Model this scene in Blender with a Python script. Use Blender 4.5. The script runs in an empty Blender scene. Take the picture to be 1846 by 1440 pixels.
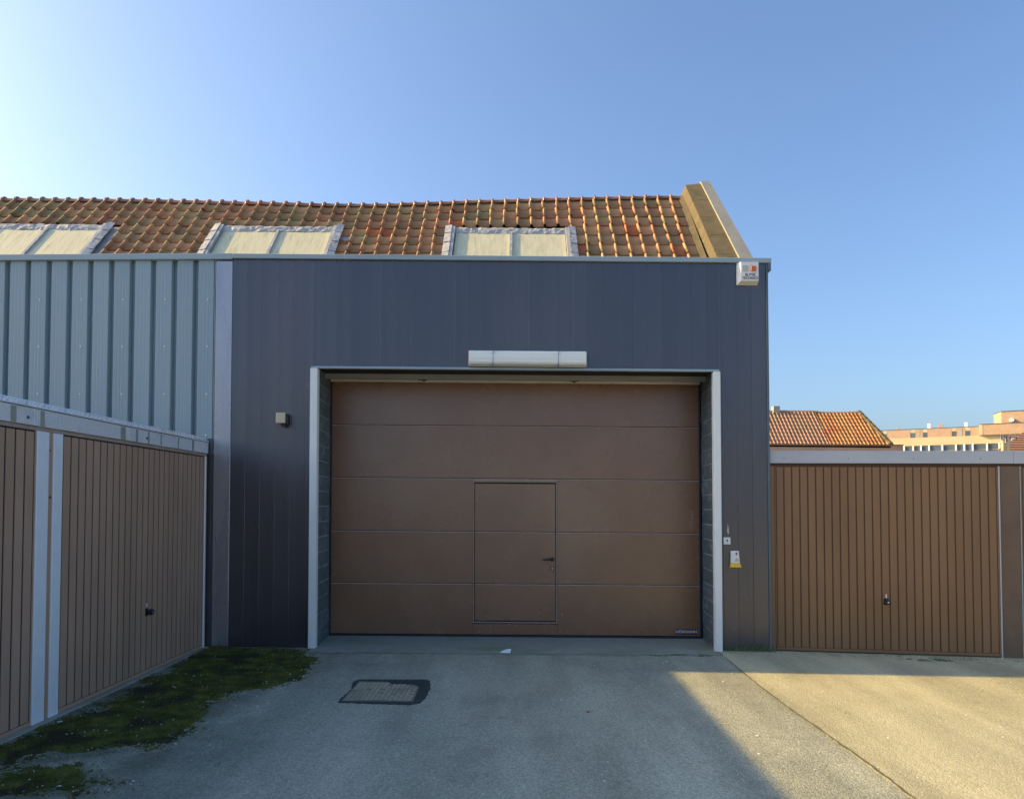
import bpy, bmesh, math, random
from mathutils import Vector, Matrix, noise
R = math.radians
random.seed(7)
SC = bpy.context.scene
C = SC.collection
K = 0.0085                      # the yard and its buildings fall gently towards the right

# ------------------------------------------------------------------ camera
cam_d = bpy.data.cameras.new('camera')
cam = bpy.data.objects.new('camera', cam_d); C.objects.link(cam)
cam.location = (0, 0, 1.68)
cam.rotation_euler = (R(90) + 0.031, 0, 0)
cam_d.sensor_width = 36; cam_d.sensor_fit = 'HORIZONTAL'
cam_d.lens = 1300 / 1846 * 36
cam_d.shift_x = -11 / 1846
cam_d.shift_y = 147.7 / 1846
cam_d.clip_start = 0.05; cam_d.clip_end = 3000
SC.camera = cam

# ------------------------------------------------------------------ light
SUN = Vector((-2.11, 0.262, 1.0)).normalized()
EL = math.asin(SUN.z)
world = bpy.data.worlds.new('World'); SC.world = world; world.use_nodes = True
wn = world.node_tree.nodes; wl = world.node_tree.links; wn.clear()
sky = wn.new('ShaderNodeTexSky'); sky.sky_type = 'NISHITA'; sky.sun_disc = False
sky.sun_elevation = EL; sky.sun_rotation = math.atan2(SUN.x, SUN.y)
sky.altitude = 0; sky.air_density = 1.0; sky.dust_density = 3.4; sky.ozone_density = 4.6
bgn = wn.new('ShaderNodeBackground'); bgn.inputs['Strength'].default_value = 0.15
wo = wn.new('ShaderNodeOutputWorld')
wl.new(sky.outputs[0], bgn.inputs[0]); wl.new(bgn.outputs[0], wo.inputs[0])
sd = bpy.data.lights.new('sun', 'SUN'); sd.energy = 5.0; sd.angle = R(0.5); sd.color = (1.0, 0.68, 0.25)
sun = bpy.data.objects.new('sun', sd); C.objects.link(sun)
sun.rotation_euler = SUN.to_track_quat('Z', 'Y').to_euler()
SC.view_settings.view_transform = 'Standard'; SC.view_settings.look = 'None'
SC.view_settings.exposure = 0.90; SC.view_settings.gamma = 1.0; SC.view_settings.use_curve_mapping = False

# ------------------------------------------------------------------ materials
def mat(name, c1, c2=None, rough=0.6, nscale=3.0, bump=0.0, bscale=60.0, metal=0.0, rnd=0.0, stretch=(1, 1, 1),
        spec=0.5, detail=6.0, c3=None, c3scale=1.0, c3lo=0.55, c3hi=0.7, rvar=0.1, split=(0.35, 0.65), emit=None):
    """two tone procedural surface: noise blends c1/c2, c3 comes in as larger blotches, rnd varies piece by piece"""
    m = bpy.data.materials.new(name); m.use_nodes = True
    nt = m.node_tree; n = nt.nodes; l = nt.links; n.clear()
    out = n.new('ShaderNodeOutputMaterial'); b = n.new('ShaderNodeBsdfPrincipled'); l.new(b.outputs[0], out.inputs[0])
    b.inputs['Roughness'].default_value = rough; b.inputs['Metallic'].default_value = metal
    b.inputs['Specular IOR Level'].default_value = spec
    geo = n.new('ShaderNodeNewGeometry'); mp = n.new('ShaderNodeMapping'); l.new(geo.outputs['Position'], mp.inputs[0])
    mp.inputs['Scale'].default_value = stretch
    col = None
    nz = n.new('ShaderNodeTexNoise'); nz.inputs['Scale'].default_value = nscale; nz.inputs['Detail'].default_value = detail
    nz.inputs['Roughness'].default_value = 0.62
    l.new(mp.outputs[0], nz.inputs['Vector'])
    rp = n.new('ShaderNodeValToRGB'); rp.color_ramp.elements[0].position = split[0]; rp.color_ramp.elements[1].position = split[1]
    rp.color_ramp.elements[0].color = (*c1, 1); rp.color_ramp.elements[1].color = (*(c2 or c1), 1)
    l.new(nz.outputs[0], rp.inputs[0]); col = rp.outputs[0]
    if c3:
        n3 = n.new('ShaderNodeTexNoise'); n3.inputs['Scale'].default_value = c3scale; n3.inputs['Detail'].default_value = 8
        mp3 = n.new('ShaderNodeMapping'); l.new(geo.outputs['Position'], mp3.inputs[0]); mp3.inputs['Location'].default_value = (3.1, 7.7, 1.3)
        mp3.inputs['Scale'].default_value = stretch
        l.new(mp3.outputs[0], n3.inputs['Vector'])
        mr = n.new('ShaderNodeMapRange'); mr.inputs[1].default_value = c3lo; mr.inputs[2].default_value = c3hi
        l.new(n3.outputs[0], mr.inputs[0])
        mx = n.new('ShaderNodeMix'); mx.data_type = 'RGBA'; l.new(mr.outputs[0], mx.inputs[0])
        l.new(col, mx.inputs[6]); mx.inputs[7].default_value = (*c3, 1); col = mx.outputs[2]
    if rnd:
        oi = n.new('ShaderNodeObjectInfo'); ad = n.new('ShaderNodeMath'); ad.operation = 'ADD'
        l.new(oi.outputs['Random'], ad.inputs[0]); l.new(geo.outputs['Random Per Island'], ad.inputs[1])
        fr = n.new('ShaderNodeMath'); fr.operation = 'FRACT'; l.new(ad.outputs[0], fr.inputs[0])
        mr = n.new('ShaderNodeMapRange'); mr.inputs[3].default_value = 1 - rnd; mr.inputs[4].default_value = 1 + rnd
        l.new(fr.outputs[0], mr.inputs[0])
        hs = n.new('ShaderNodeHueSaturation'); l.new(mr.outputs[0], hs.inputs['Value']); l.new(col, hs.inputs['Color']); col = hs.outputs[0]
    l.new(col, b.inputs['Base Color'])
    if rvar:
        mr = n.new('ShaderNodeMapRange'); mr.inputs[3].default_value = max(0.02, rough - rvar); mr.inputs[4].default_value = min(1, rough + rvar)
        l.new(nz.outputs[0], mr.inputs[0]); l.new(mr.outputs[0], b.inputs['Roughness'])
    if bump:
        nb = n.new('ShaderNodeTexNoise'); nb.inputs['Scale'].default_value = bscale; nb.inputs['Detail'].default_value = 4
        l.new(geo.outputs['Position'], nb.inputs['Vector'])
        bu = n.new('ShaderNodeBump'); bu.inputs['Strength'].default_value = 1.0; bu.inputs['Distance'].default_value = bump
        l.new(nb.outputs[0], bu.inputs['Height']); l.new(bu.outputs[0], b.inputs['Normal'])
    if emit:
        b.inputs['Emission Color'].default_value = (*emit, 1); b.inputs['Emission Strength'].default_value = 1
    return m

def asphalt(name, dark, mid, light, blotch, blo=0.5, bhi=0.72, stain=None):
    """aggregate: stone chips of three tones in binder, large damp and dusty areas"""
    m = bpy.data.materials.new(name); m.use_nodes = True
    nt = m.node_tree; n = nt.nodes; l = nt.links; n.clear()
    out = n.new('ShaderNodeOutputMaterial'); b = n.new('ShaderNodeBsdfPrincipled'); l.new(b.outputs[0], out.inputs[0])
    geo = n.new('ShaderNodeNewGeometry')
    v = n.new('ShaderNodeTexVoronoi'); v.inputs['Scale'].default_value = 110; l.new(geo.outputs['Position'], v.inputs['Vector'])
    sep = n.new('ShaderNodeSeparateColor'); l.new(v.outputs['Color'], sep.inputs[0])
    nf = n.new('ShaderNodeTexNoise'); nf.inputs['Scale'].default_value = 38; nf.inputs['Detail'].default_value = 5; l.new(geo.outputs['Position'], nf.inputs['Vector'])
    av = n.new('ShaderNodeMath'); av.operation = 'ADD'; l.new(sep.outputs[0], av.inputs[0]); l.new(nf.outputs[0], av.inputs[1])
    hv = n.new('ShaderNodeMath'); hv.operation = 'MULTIPLY'; hv.inputs[1].default_value = 0.5; l.new(av.outputs[0], hv.inputs[0])
    rp = n.new('ShaderNodeValToRGB'); cr = rp.color_ramp; cr.elements[0].position = 0.12; cr.elements[0].color = (*dark, 1)
    cr.elements[1].position = 0.90; cr.elements[1].color = (*light, 1); e = cr.elements.new(0.5); e.color = (*mid, 1)
    l.new(hv.outputs[0], rp.inputs[0])
    big = n.new('ShaderNodeTexNoise'); big.inputs['Scale'].default_value = 0.75; big.inputs['Detail'].default_value = 9; big.inputs['Roughness'].default_value = 0.6
    l.new(geo.outputs['Position'], big.inputs['Vector'])
    mr = n.new('ShaderNodeMapRange'); mr.inputs[1].default_value = blo; mr.inputs[2].default_value = bhi; l.new(big.outputs[0], mr.inputs[0])
    mx = n.new('ShaderNodeMix'); mx.data_type = 'RGBA'; mx.blend_type = 'MULTIPLY'; l.new(mr.outputs[0], mx.inputs[0])
    l.new(rp.outputs[0], mx.inputs[6]); mx.inputs[7].default_value = (*blotch, 1)
    colo = mx.outputs[2]
    # worn wheel tracks and old spills, stretched along the way in
    mpw = n.new('ShaderNodeMapping'); mpw.inputs['Scale'].default_value = (1.5, 0.28, 1); l.new(geo.outputs['Position'], mpw.inputs[0])
    nw = n.new('ShaderNodeTexNoise'); nw.inputs['Scale'].default_value = 1.3; nw.inputs['Detail'].default_value = 7; nw.inputs['Roughness'].default_value = .58; l.new(mpw.outputs[0], nw.inputs['Vector'])
    rw = n.new('ShaderNodeMapRange'); rw.inputs[1].default_value = .3; rw.inputs[2].default_value = .7; rw.inputs[3].default_value = .74; rw.inputs[4].default_value = 1.22; l.new(nw.outputs[0], rw.inputs[0])
    hw = n.new('ShaderNodeHueSaturation'); l.new(rw.outputs[0], hw.inputs['Value']); l.new(colo, hw.inputs['Color']); colo = hw.outputs[0]
    ns = n.new('ShaderNodeTexNoise'); ns.inputs['Scale'].default_value = 5.5; ns.inputs['Detail'].default_value = 6; l.new(geo.outputs['Position'], ns.inputs['Vector'])
    r2 = n.new('ShaderNodeMapRange'); r2.inputs[1].default_value = .62; r2.inputs[2].default_value = .72; r2.inputs[4].default_value = .45; l.new(ns.outputs[0], r2.inputs[0])
    m2 = n.new('ShaderNodeMix'); m2.data_type = 'RGBA'; m2.blend_type = 'MULTIPLY'; l.new(r2.outputs[0], m2.inputs[0]); l.new(colo, m2.inputs[6]); m2.inputs[7].default_value = (.62, .66, .66, 1); colo = m2.outputs[2]
    if stain:
        sx = n.new('ShaderNodeSeparateXYZ'); l.new(geo.outputs['Position'], sx.inputs[0])
        s1 = n.new('ShaderNodeMapRange'); s1.inputs[1].default_value = -1.75; s1.inputs[2].default_value = -2.75; l.new(sx.outputs[0], s1.inputs[0])
        sn = n.new('ShaderNodeTexNoise'); sn.inputs['Scale'].default_value = 2.2; sn.inputs['Detail'].default_value = 10; sn.inputs['Roughness'].default_value = .7; l.new(geo.outputs['Position'], sn.inputs['Vector'])
        s2 = n.new('ShaderNodeMapRange'); s2.inputs[1].default_value = .36; s2.inputs[2].default_value = .62; l.new(sn.outputs[0], s2.inputs[0])
        s3 = n.new('ShaderNodeMath'); s3.operation = 'MULTIPLY'; l.new(s1.outputs[0], s3.inputs[0]); l.new(s2.outputs[0], s3.inputs[1])
        s4 = n.new('ShaderNodeMix'); s4.data_type = 'RGBA'; l.new(s3.outputs[0], s4.inputs[0]); l.new(colo, s4.inputs[6]); s4.inputs[7].default_value = (*stain, 1); colo = s4.outputs[2]
    l.new(colo, b.inputs['Base Color'])
    b.inputs['Roughness'].default_value = 0.88; b.inputs['Specular IOR Level'].default_value = 0.3
    bu = n.new('ShaderNodeBump'); bu.inputs['Strength'].default_value = 0.9; bu.inputs['Distance'].default_value = 0.004
    dd = n.new('ShaderNodeMath'); dd.operation = 'SUBTRACT'; l.new(nf.outputs[0], dd.inputs[0]); l.new(v.outputs['Distance'], dd.inputs[1])
    l.new(dd.outputs[0], bu.inputs['Height']); l.new(bu.outputs[0], b.inputs['Normal'])
    return m

def bricks(name, ca, cb, mort, bw=0.22, rh=0.075):
    m = bpy.data.materials.new(name); m.use_nodes = True
    nt = m.node_tree; n = nt.nodes; l = nt.links; n.clear()
    out = n.new('ShaderNodeOutputMaterial'); b = n.new('ShaderNodeBsdfPrincipled'); l.new(b.outputs[0], out.inputs[0])
    geo = n.new('ShaderNodeNewGeometry'); sp = n.new('ShaderNodeSeparateXYZ'); l.new(geo.outputs['Position'], sp.inputs[0])
    ad = n.new('ShaderNodeMath'); ad.operation = 'ADD'; l.new(sp.outputs[0], ad.inputs[0]); l.new(sp.outputs[1], ad.inputs[1])
    cb_ = n.new('ShaderNodeCombineXYZ'); l.new(ad.outputs[0], cb_.inputs[0]); l.new(sp.outputs[2], cb_.inputs[1])
    br = n.new('ShaderNodeTexBrick'); l.new(cb_.outputs[0], br.inputs['Vector']); br.inputs['Scale'].default_value = 1
    br.inputs['Brick Width'].default_value = bw; br.inputs['Row Height'].default_value = rh; br.inputs['Mortar Size'].default_value = 0.008
    br.inputs['Color1'].default_value = (*ca, 1); br.inputs['Color2'].default_value = (*cb, 1); br.inputs['Mortar'].default_value = (*mort, 1)
    nz = n.new('ShaderNodeTexNoise'); nz.inputs['Scale'].default_value = 1.5; nz.inputs['Detail'].default_value = 8; l.new(geo.outputs['Position'], nz.inputs['Vector'])
    mr = n.new('ShaderNodeMapRange'); mr.inputs[3].default_value = 0.8; mr.inputs[4].default_value = 1.2; l.new(nz.outputs[0], mr.inputs[0])
    hs = n.new('ShaderNodeHueSaturation'); l.new(mr.outputs[0], hs.inputs['Value']); l.new(br.outputs['Color'], hs.inputs['Color'])
    l.new(hs.outputs[0], b.inputs['Base Color']); b.inputs['Roughness'].default_value = 0.9
    return m

M_ = dict(
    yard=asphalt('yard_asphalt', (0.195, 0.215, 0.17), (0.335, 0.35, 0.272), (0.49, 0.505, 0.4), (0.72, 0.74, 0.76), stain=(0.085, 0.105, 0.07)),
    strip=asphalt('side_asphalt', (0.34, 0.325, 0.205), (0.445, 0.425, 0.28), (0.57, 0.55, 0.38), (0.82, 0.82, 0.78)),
    patch=asphalt('patch_asphalt', (0.018, 0.03, 0.032), (0.04, 0.055, 0.058), (0.10, 0.12, 0.12), (0.7, 0.8, 0.8)),
    thresh=mat('threshold_concrete', (0.26, 0.285, 0.235), (0.31, 0.33, 0.275), rough=0.9, nscale=9, bump=0.003, bscale=90, c3=(0.21, 0.25, 0.17), c3scale=1.6, c3lo=0.5, c3hi=0.7),
    earth=mat('far_ground', (0.25, 0.25, 0.22), (0.3, 0.3, 0.27), rough=0.95, nscale=0.3),
    seam=mat('seam_bitumen', (0.11, 0.1, 0.065), (0.17, 0.155, 0.1), rough=0.95, nscale=20, bump=0.003),
    moss=mat('moss', (0.058, 0.07, 0.018), (0.14, 0.16, 0.04), rough=0.95, nscale=7, bump=0.012, bscale=90, spec=0.1,
             c3=(0.055, 0.053, 0.03), c3scale=3.0, c3lo=0.5, c3hi=0.62, rvar=0.02, rnd=0.3),
    algae=mat('green_algae', (0.09, 0.115, 0.05), (0.17, 0.2, 0.08), rough=0.95, nscale=14, bump=0.01, bscale=80, rvar=0.02),
    plank=mat('anthracite_cladding', (0.098, 0.098, 0.116), (0.11, 0.108, 0.124), rough=0.27, spec=0.7, metal=0.6, nscale=0.9, stretch=(2.2, 1, 0.35), detail=3, rnd=0.045,
              c3=(0.15, 0.13, 0.13), c3scale=0.5, c3lo=0.5, c3hi=0.9, rvar=0.03),
    post=mat('lilac_grey_flashing', (0.36, 0.35, 0.385), (0.42, 0.41, 0.43), rough=0.28, metal=0.65, nscale=2, stretch=(4, 1, 0.5)),
    trim=mat('blue_grey_trim', (0.3, 0.38, 0.41), (0.35, 0.43, 0.46), rough=0.35, nscale=2, stretch=(0.6, 1, 5)),
    darktrim=mat('dark_slate_trim', (0.085, 0.115, 0.13), (0.11, 0.15, 0.17), rough=0.4, nscale=3),
    clad=mat('blue_grey_sheet', (0.275, 0.37, 0.41), (0.305, 0.4, 0.435), rough=0.42, nscale=1.0, stretch=(2, 1, 0.4), rnd=0.035),
    cladgap=mat('sheet_shadow_side', (0.20, 0.27, 0.30), (0.23, 0.30, 0.33), rough=0.5),
    alu=mat('white_aluminium', (0.82, 0.82, 0.76), (0.88, 0.87, 0.82), rough=0.4, nscale=3, stretch=(1, 1, 0.6), c3=(0.62, 0.58, 0.48), c3scale=2, c3lo=0.6, c3hi=0.85),
    galv=mat('galvanised_steel', (0.7, 0.73, 0.74), (0.82, 0.84, 0.85), rough=0.42, nscale=45, metal=0.3, detail=3, c3=(0.55, 0.55, 0.47), c3scale=3.5, c3lo=0.58, c3hi=0.75),
    galvpost=mat('galvanised_post', (0.8, 0.84, 0.86), (0.85, 0.88, 0.9), rough=0.45, nscale=12, metal=0.15, c3=(0.7, 0.72, 0.72), c3scale=3, c3lo=0.6, c3hi=0.85),
    fascia=mat('grey_fascia', (0.42, 0.43, 0.46), (0.48, 0.49, 0.51), rough=0.4, nscale=1.2),
    browndoor=mat('brown_door_enamel', (0.215, 0.098, 0.048), (0.255, 0.12, 0.06), rough=0.27, nscale=1.3, spec=1.0, c3=(0.3, 0.17, 0.1), c3scale=0.7, c3lo=0.5, c3hi=0.8, bump=0.0012, bscale=160, rvar=0.06),
    brownline=mat('pale_trim_and_highlight', (0.36, 0.26, 0.2), (0.44, 0.33, 0.27), rough=0.5, nscale=8),  # real trim, and the painted highlights along the door panel joints
    slat=mat('faded_brown_slat', (0.4, 0.25, 0.165), (0.455, 0.295, 0.2), rough=0.5, nscale=2.2, stretch=(1, 1, 0.35), rnd=0.04,
             c3=(0.345, 0.235, 0.14), c3scale=1.7, c3lo=0.56, c3hi=0.8),
    slatback=mat('shaded_brown_groove', (0.012, 0.009, 0.012), (0.02, 0.014, 0.018), rough=0.7),  # groove shade put into the colour: near-black behind brown slats
    slatR=mat('warm_brown_slat', (0.225, 0.118, 0.05), (0.265, 0.142, 0.062), rough=0.5, nscale=2.0, stretch=(1, 1, 0.3), rnd=0.04,
              c3=(0.195, 0.118, 0.058), c3scale=1.6, c3lo=0.55, c3hi=0.8),
    slatRback=mat('shaded_warm_groove', (0.095, 0.042, 0.02), (0.115, 0.052, 0.026), rough=0.7),  # slat brown darkened, painting shade into the grooves
    browndirt=mat('dull_brown_panel', (0.14, 0.088, 0.055), (0.18, 0.115, 0.072), rough=0.6, nscale=3),
    black=mat('black_plastic', (0.012, 0.012, 0.014), (0.02, 0.02, 0.022), rough=0.4),
    blackwall=mat('black_painted_block', (0.075, 0.1, 0.108), (0.14, 0.175, 0.185), rough=0.6, nscale=7, stretch=(1, 1, 2.2), bump=0.006, bscale=22,
                  c3=(0.3, 0.34, 0.345), c3scale=4.0, c3lo=0.56, c3hi=0.78, rnd=0.12),
    blackmortar=mat('black_painted_mortar', (0.3, 0.34, 0.33), (0.4, 0.44, 0.43), rough=0.85, nscale=14),
    rubber=mat('rubber_seal', (0.012, 0.02, 0.03), (0.02, 0.03, 0.045), rough=0.6),
    soffit=mat('dark_soffit', (0.018, 0.017, 0.016), (0.03, 0.028, 0.025), rough=0.8, nscale=4),
    cream=mat('cream_rail', (0.78, 0.72, 0.56), (0.84, 0.78, 0.62), rough=0.5, nscale=6),
    lamp=mat('yellowed_lamp_cover', (0.86, 0.86, 0.76), (0.9, 0.9, 0.83), rough=0.22, nscale=4, stretch=(0.6, 1, 3), c3=(0.75, 0.72, 0.52), c3scale=5, c3lo=0.62, c3hi=0.8),
    lampbase=mat('lamp_housing', (0.72, 0.68, 0.62), (0.78, 0.74, 0.68), rough=0.5, c3=(0.3, 0.3, 0.14), c3scale=9, c3lo=0.58, c3hi=0.72),
    white=mat('off_white_plastic', (0.8, 0.78, 0.71), (0.84, 0.82, 0.77), rough=0.4, nscale=10),
    greytext=mat('grey_print', (0.09, 0.10, 0.16), rough=0.6),
    orange=mat('orange_lens', (0.78, 0.17, 0.025), (0.6, 0.1, 0.015), rough=0.2, nscale=60),
    yellow=mat('yellow_plastic', (0.80, 0.50, 0.02), (0.85, 0.58, 0.05), rough=0.4),
    beige=mat('beige_plastic', (0.55, 0.46, 0.31), (0.62, 0.52, 0.36), rough=0.5),
    blue=mat('blue_sticker', (0.010, 0.015, 0.13), (0.015, 0.02, 0.16), rough=0.35),
    stickertext=mat('sticker_letters', (0.72, 0.55, 0.36), rough=0.5),
    chrome=mat('lock_metal', (0.6, 0.6, 0.6), rough=0.3, metal=0.8),
    tile=mat('weathered_clay_tile', (0.52, 0.225, 0.098), (0.42, 0.235, 0.11), rough=0.6, nscale=9, rnd=0.28,
             c3=(0.36, 0.27, 0.115), c3scale=2.3, c3lo=0.44, c3hi=0.66, bump=0.003, bscale=50, rvar=0.12),
    tileorange=mat('bright_clay_tile', (0.55, 0.16, 0.04), (0.42, 0.13, 0.05), rough=0.5, nscale=9, rnd=0.15, bump=0.003, bscale=50),
    ridge=mat('ridge_clay', (0.4, 0.155, 0.08), (0.28, 0.16, 0.09), rough=0.42, nscale=12, rnd=0.25, c3=(0.2, 0.155, 0.085), c3scale=3, c3lo=0.5, c3hi=0.7, bump=0.003, bscale=50),
    lead=mat('lead_sheet', (0.34, 0.345, 0.34), (0.44, 0.445, 0.43), rough=0.5, nscale=6, bump=0.012, bscale=14, c3=(0.56, 0.55, 0.52), c3scale=5, c3lo=0.55, c3hi=0.75),
    grp=mat('cream_rooflight_sheet', (0.56, 0.53, 0.34), (0.66, 0.64, 0.44), rough=0.55, nscale=3, stretch=(9, 1, 1), bump=0.003, bscale=30,
            c3=(0.34, 0.36, 0.15), c3scale=2.2, c3lo=0.56, c3hi=0.8),
    coping=mat('mossy_concrete', (0.105, 0.082, 0.045), (0.14, 0.112, 0.063), rough=0.9, nscale=8, bump=0.006, bscale=40, c3=(0.08, 0.08, 0.028), c3scale=4, c3lo=0.5, c3hi=0.7),
    zinc=mat('zinc_capping', (0.28, 0.275, 0.23), (0.33, 0.325, 0.27), rough=0.45, nscale=4, c3=(0.28, 0.24, 0.13), c3scale=5, c3lo=0.58, c3hi=0.75),
    brick=bricks('old_brick', (0.42, 0.27, 0.19), (0.36, 0.24, 0.17), (0.4, 0.36, 0.3)),
    brickfar=bricks('orange_brick', (0.44, 0.30, 0.20), (0.40, 0.27, 0.18), (0.42, 0.34, 0.25), 0.3, 0.15),
    sandstone=mat('sand_concrete', (0.5, 0.4, 0.25), (0.55, 0.45, 0.29), rough=0.9, nscale=0.4),
    render=mat('grey_render', (0.30, 0.29, 0.27), (0.36, 0.35, 0.32), rough=0.9, nscale=2),
    glass=mat('window_glass', (0.06, 0.09, 0.12), (0.10, 0.13, 0.16), rough=0.12, nscale=0.5, rvar=0.04),
    roofing=mat('roofing_felt', (0.06, 0.06, 0.06), (0.09, 0.09, 0.085), rough=0.95, nscale=6),
    houseTile=mat('orange_pantile', (0.4, 0.2, 0.115), (0.33, 0.2, 0.125), rough=0.6, nscale=3, rnd=0.10, c3=(0.27, 0.2, 0.11), c3scale=0.9, c3lo=0.45, c3hi=0.7),  # own orange clay colour of the house tiles
    houseLichen=mat('lichen_pantile', (0.46, 0.21, 0.075), (0.38, 0.2, 0.065), rough=0.6, nscale=2.5, rnd=0.12, c3=(0.4, 0.13, 0.05), c3scale=1.1, c3lo=0.55, c3hi=0.7),
    brownroof=mat('brown_roof_tile', (0.33, 0.17, 0.10), (0.38, 0.20, 0.12), rough=0.8, nscale=2, rnd=0.12),
    stone=mat('pale_chips', (0.55, 0.55, 0.52), (0.72, 0.72, 0.70), rough=0.8, nscale=40),
    paper=mat('pale_card', (0.8, 0.86, 0.8), (0.86, 0.9, 0.85), rough=0.8),
    leaf=mat('dry_leaf', (0.16, 0.06, 0.03), (0.2, 0.08, 0.04), rough=0.8, nscale=30),
    iron=mat('worn_cover_concrete', (0.19, 0.175, 0.13), (0.25, 0.23, 0.17), rough=0.75, nscale=14, bump=0.003, bscale=80, c3=(0.13, 0.13, 0.105), c3scale=3.5, c3lo=0.5, c3hi=0.7),
    ironbar=mat('worn_cover_ribs', (0.42, 0.39, 0.27), (0.48, 0.45, 0.32), rough=0.7, nscale=14, c3=(0.27, 0.26, 0.19), c3scale=3.5, c3lo=0.5, c3hi=0.7),
)

# ------------------------------------------------------------------ helpers
POS = {}
def sh(v): return Vector((v[0], v[1], v[2] - K * v[0]))
class MB:
    """collects solids in plan coordinates (optionally in a turned frame) and links them as one mesh"""
    def __init__(s, xf=None): s.v = []; s.f = []; s.xf = xf
    def add(s, vs, fs):
        o = len(s.v)
        s.v += [Vector(s.xf(*p)) if s.xf else Vector(p) for p in vs]
        s.f += [tuple(i + o for i in f) for f in fs]; return s
    def box(s, x0, x1, y0, y1, z0, z1, b=0.0):
        if x0 > x1: x0, x1 = x1, x0
        if y0 > y1: y0, y1 = y1, y0
        if z0 > z1: z0, z1 = z1, z0
        if not b:
            vs = [(x, y, z) for z in (z0, z1) for y in (y0, y1) for x in (x0, x1)]
            return s.add(vs, [(0, 2, 3, 1), (4, 5, 7, 6), (0, 1, 5, 4), (2, 6, 7, 3), (0, 4, 6, 2), (1, 3, 7, 5)])
        bm = bmesh.new(); bmesh.ops.create_cube(bm, size=1)
        for v in bm.verts: v.co = Vector(((x0 + x1) / 2 + v.co.x * (x1 - x0), (y0 + y1) / 2 + v.co.y * (y1 - y0), (z0 + z1) / 2 + v.co.z * (z1 - z0)))
        bmesh.ops.bevel(bm, geom=bm.edges[:], offset=b, segments=1, affect='EDGES')
        return s.bm(bm)
    def bm(s, bm):
        bm.verts.index_update()
        s.add([tuple(v.co) for v in bm.verts], [tuple(v.index for v in f.verts) for f in bm.faces]); bm.free(); return s
    def prism(s, pts, a, b, axis='y'):
        """extrude a closed polygon; axis y: pts (x,z); axis x: pts (y,z); axis z: pts (x,y)"""
        n = len(pts)
        def P(p, t): return (p[0], t, p[1]) if axis == 'y' else ((t, p[0], p[1]) if axis == 'x' else (p[0], p[1], t))
        vs = [P(p, a) for p in pts] + [P(p, b) for p in pts]
        return s.add(vs, [tuple(range(n)), tuple(range(2 * n - 1, n - 1, -1))] + [(i, n + i, n + (i + 1) % n, (i + 1) % n) for i in range(n)])
    def hexa(s, q0, q1):
        """solid between two quads given as corner lists"""
        return s.add(list(q0) + list(q1), [(0, 3, 2, 1), (4, 5, 6, 7)] + [(i, (i + 1) % 4, 4 + (i + 1) % 4, 4 + i) for i in range(4)])
    def cyl(s, p0, p1, r0, r1=None, n=12):
        p0 = Vector(p0); p1 = Vector(p1); r1 = r0 if r1 is None else r1
        d = (p1 - p0).normalized(); u = d.orthogonal().normalized(); w = d.cross(u)
        vs = []
        for p, r in ((p0, r0), (p1, r1)):
            for i in range(n):
                a = 2 * math.pi * i / n; vs.append(tuple(p + u * r * math.cos(a) + w * r * math.sin(a)))
        return s.add(vs, [tuple(range(n - 1, -1, -1)), tuple(range(n, 2 * n))] + [(i, (i + 1) % n, n + (i + 1) % n, n + i) for i in range(n)])
    def mesh(s, name, m, base, smooth=False):
        me = bpy.data.meshes.new(name)
        bs = Vector(base)
        me.from_pydata([sh(v - bs) for v in s.v], [], s.f)
        bm = bmesh.new(); bm.from_mesh(me); bmesh.ops.recalc_face_normals(bm, faces=bm.faces[:]); bm.to_mesh(bm and me); bm.free()
        me.materials.append(M_[m] if isinstance(m, str) else m)
        if smooth: me.polygons.foreach_set('use_smooth', [True] * len(me.polygons))
        me.update(); return me
def link(name, data, base, parent=None):
    o = bpy.data.objects.new(name, data); C.objects.link(o)
    b = sh(Vector(base)); POS[o.name] = b
    if parent is not None: o.parent = parent; o.location = b - POS[parent.name]
    else: o.location = b
    return o
def part(name, mb, m, parent, base=None, kind=None, smooth=False, label=None):
    if base is None:
        xs = [v.x for v in mb.v]; ys = [v.y for v in mb.v]; zs = [v.z for v in mb.v]
        base = ((min(xs) + max(xs)) / 2, (min(ys) + max(ys)) / 2, min(zs))
    o = link(name, mb.mesh(name, m, base, smooth), base, parent)
    if kind: o['kind'] = kind
    if label: o['label'] = label
    return o
def thing(name, label, cat, base, group=None):
    o = link(name, None, base); o.empty_display_size = 0.2; o['label'] = label; o['category'] = cat
    if group: o['group'] = group
    return o
def solo(name, mb, m, label, cat, group=None, smooth=False):
    o = part(name, mb, m, None, smooth=smooth); o['label'] = label; o['category'] = cat
    if group: o['group'] = group
    return o
def struct(name, mb, m, kind='structure', smooth=False):
    o = part(name, mb, m, None, smooth=smooth); o['kind'] = kind; return o
def frame(px, py, ux, uy, sg=1):
    """turned frame: s along the face, d out of the face towards the viewer, z up"""
    L = math.hypot(ux, uy); ux /= L; uy /= L
    return lambda s, d, z: (px + ux * s + sg * uy * d, py + uy * s - sg * ux * d, z)
def text_mesh(name, txt, h, m, base, parent, face='-y', bold=0.0, sx=1.0, depth=0.001, space=1.0):
    cu = bpy.data.curves.new(name, 'FONT'); cu.body = txt; cu.size = h; cu.align_x = 'CENTER'; cu.align_y = 'CENTER'
    cu.offset = bold; cu.extrude = depth; cu.space_character = space
    to = bpy.data.objects.new(name + '_tmp', cu); C.objects.link(to)
    dg = bpy.context.evaluated_depsgraph_get(); me = bpy.data.meshes.new_from_object(to.evaluated_get(dg))
    bpy.data.objects.remove(to)
    for v in me.vertices: v.co = Vector((v.co.x * sx, -v.co.z, v.co.y))
    me.name = name; me.materials.clear(); me.materials.append(M_[m])
    return link(name, me, base, parent)

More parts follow.
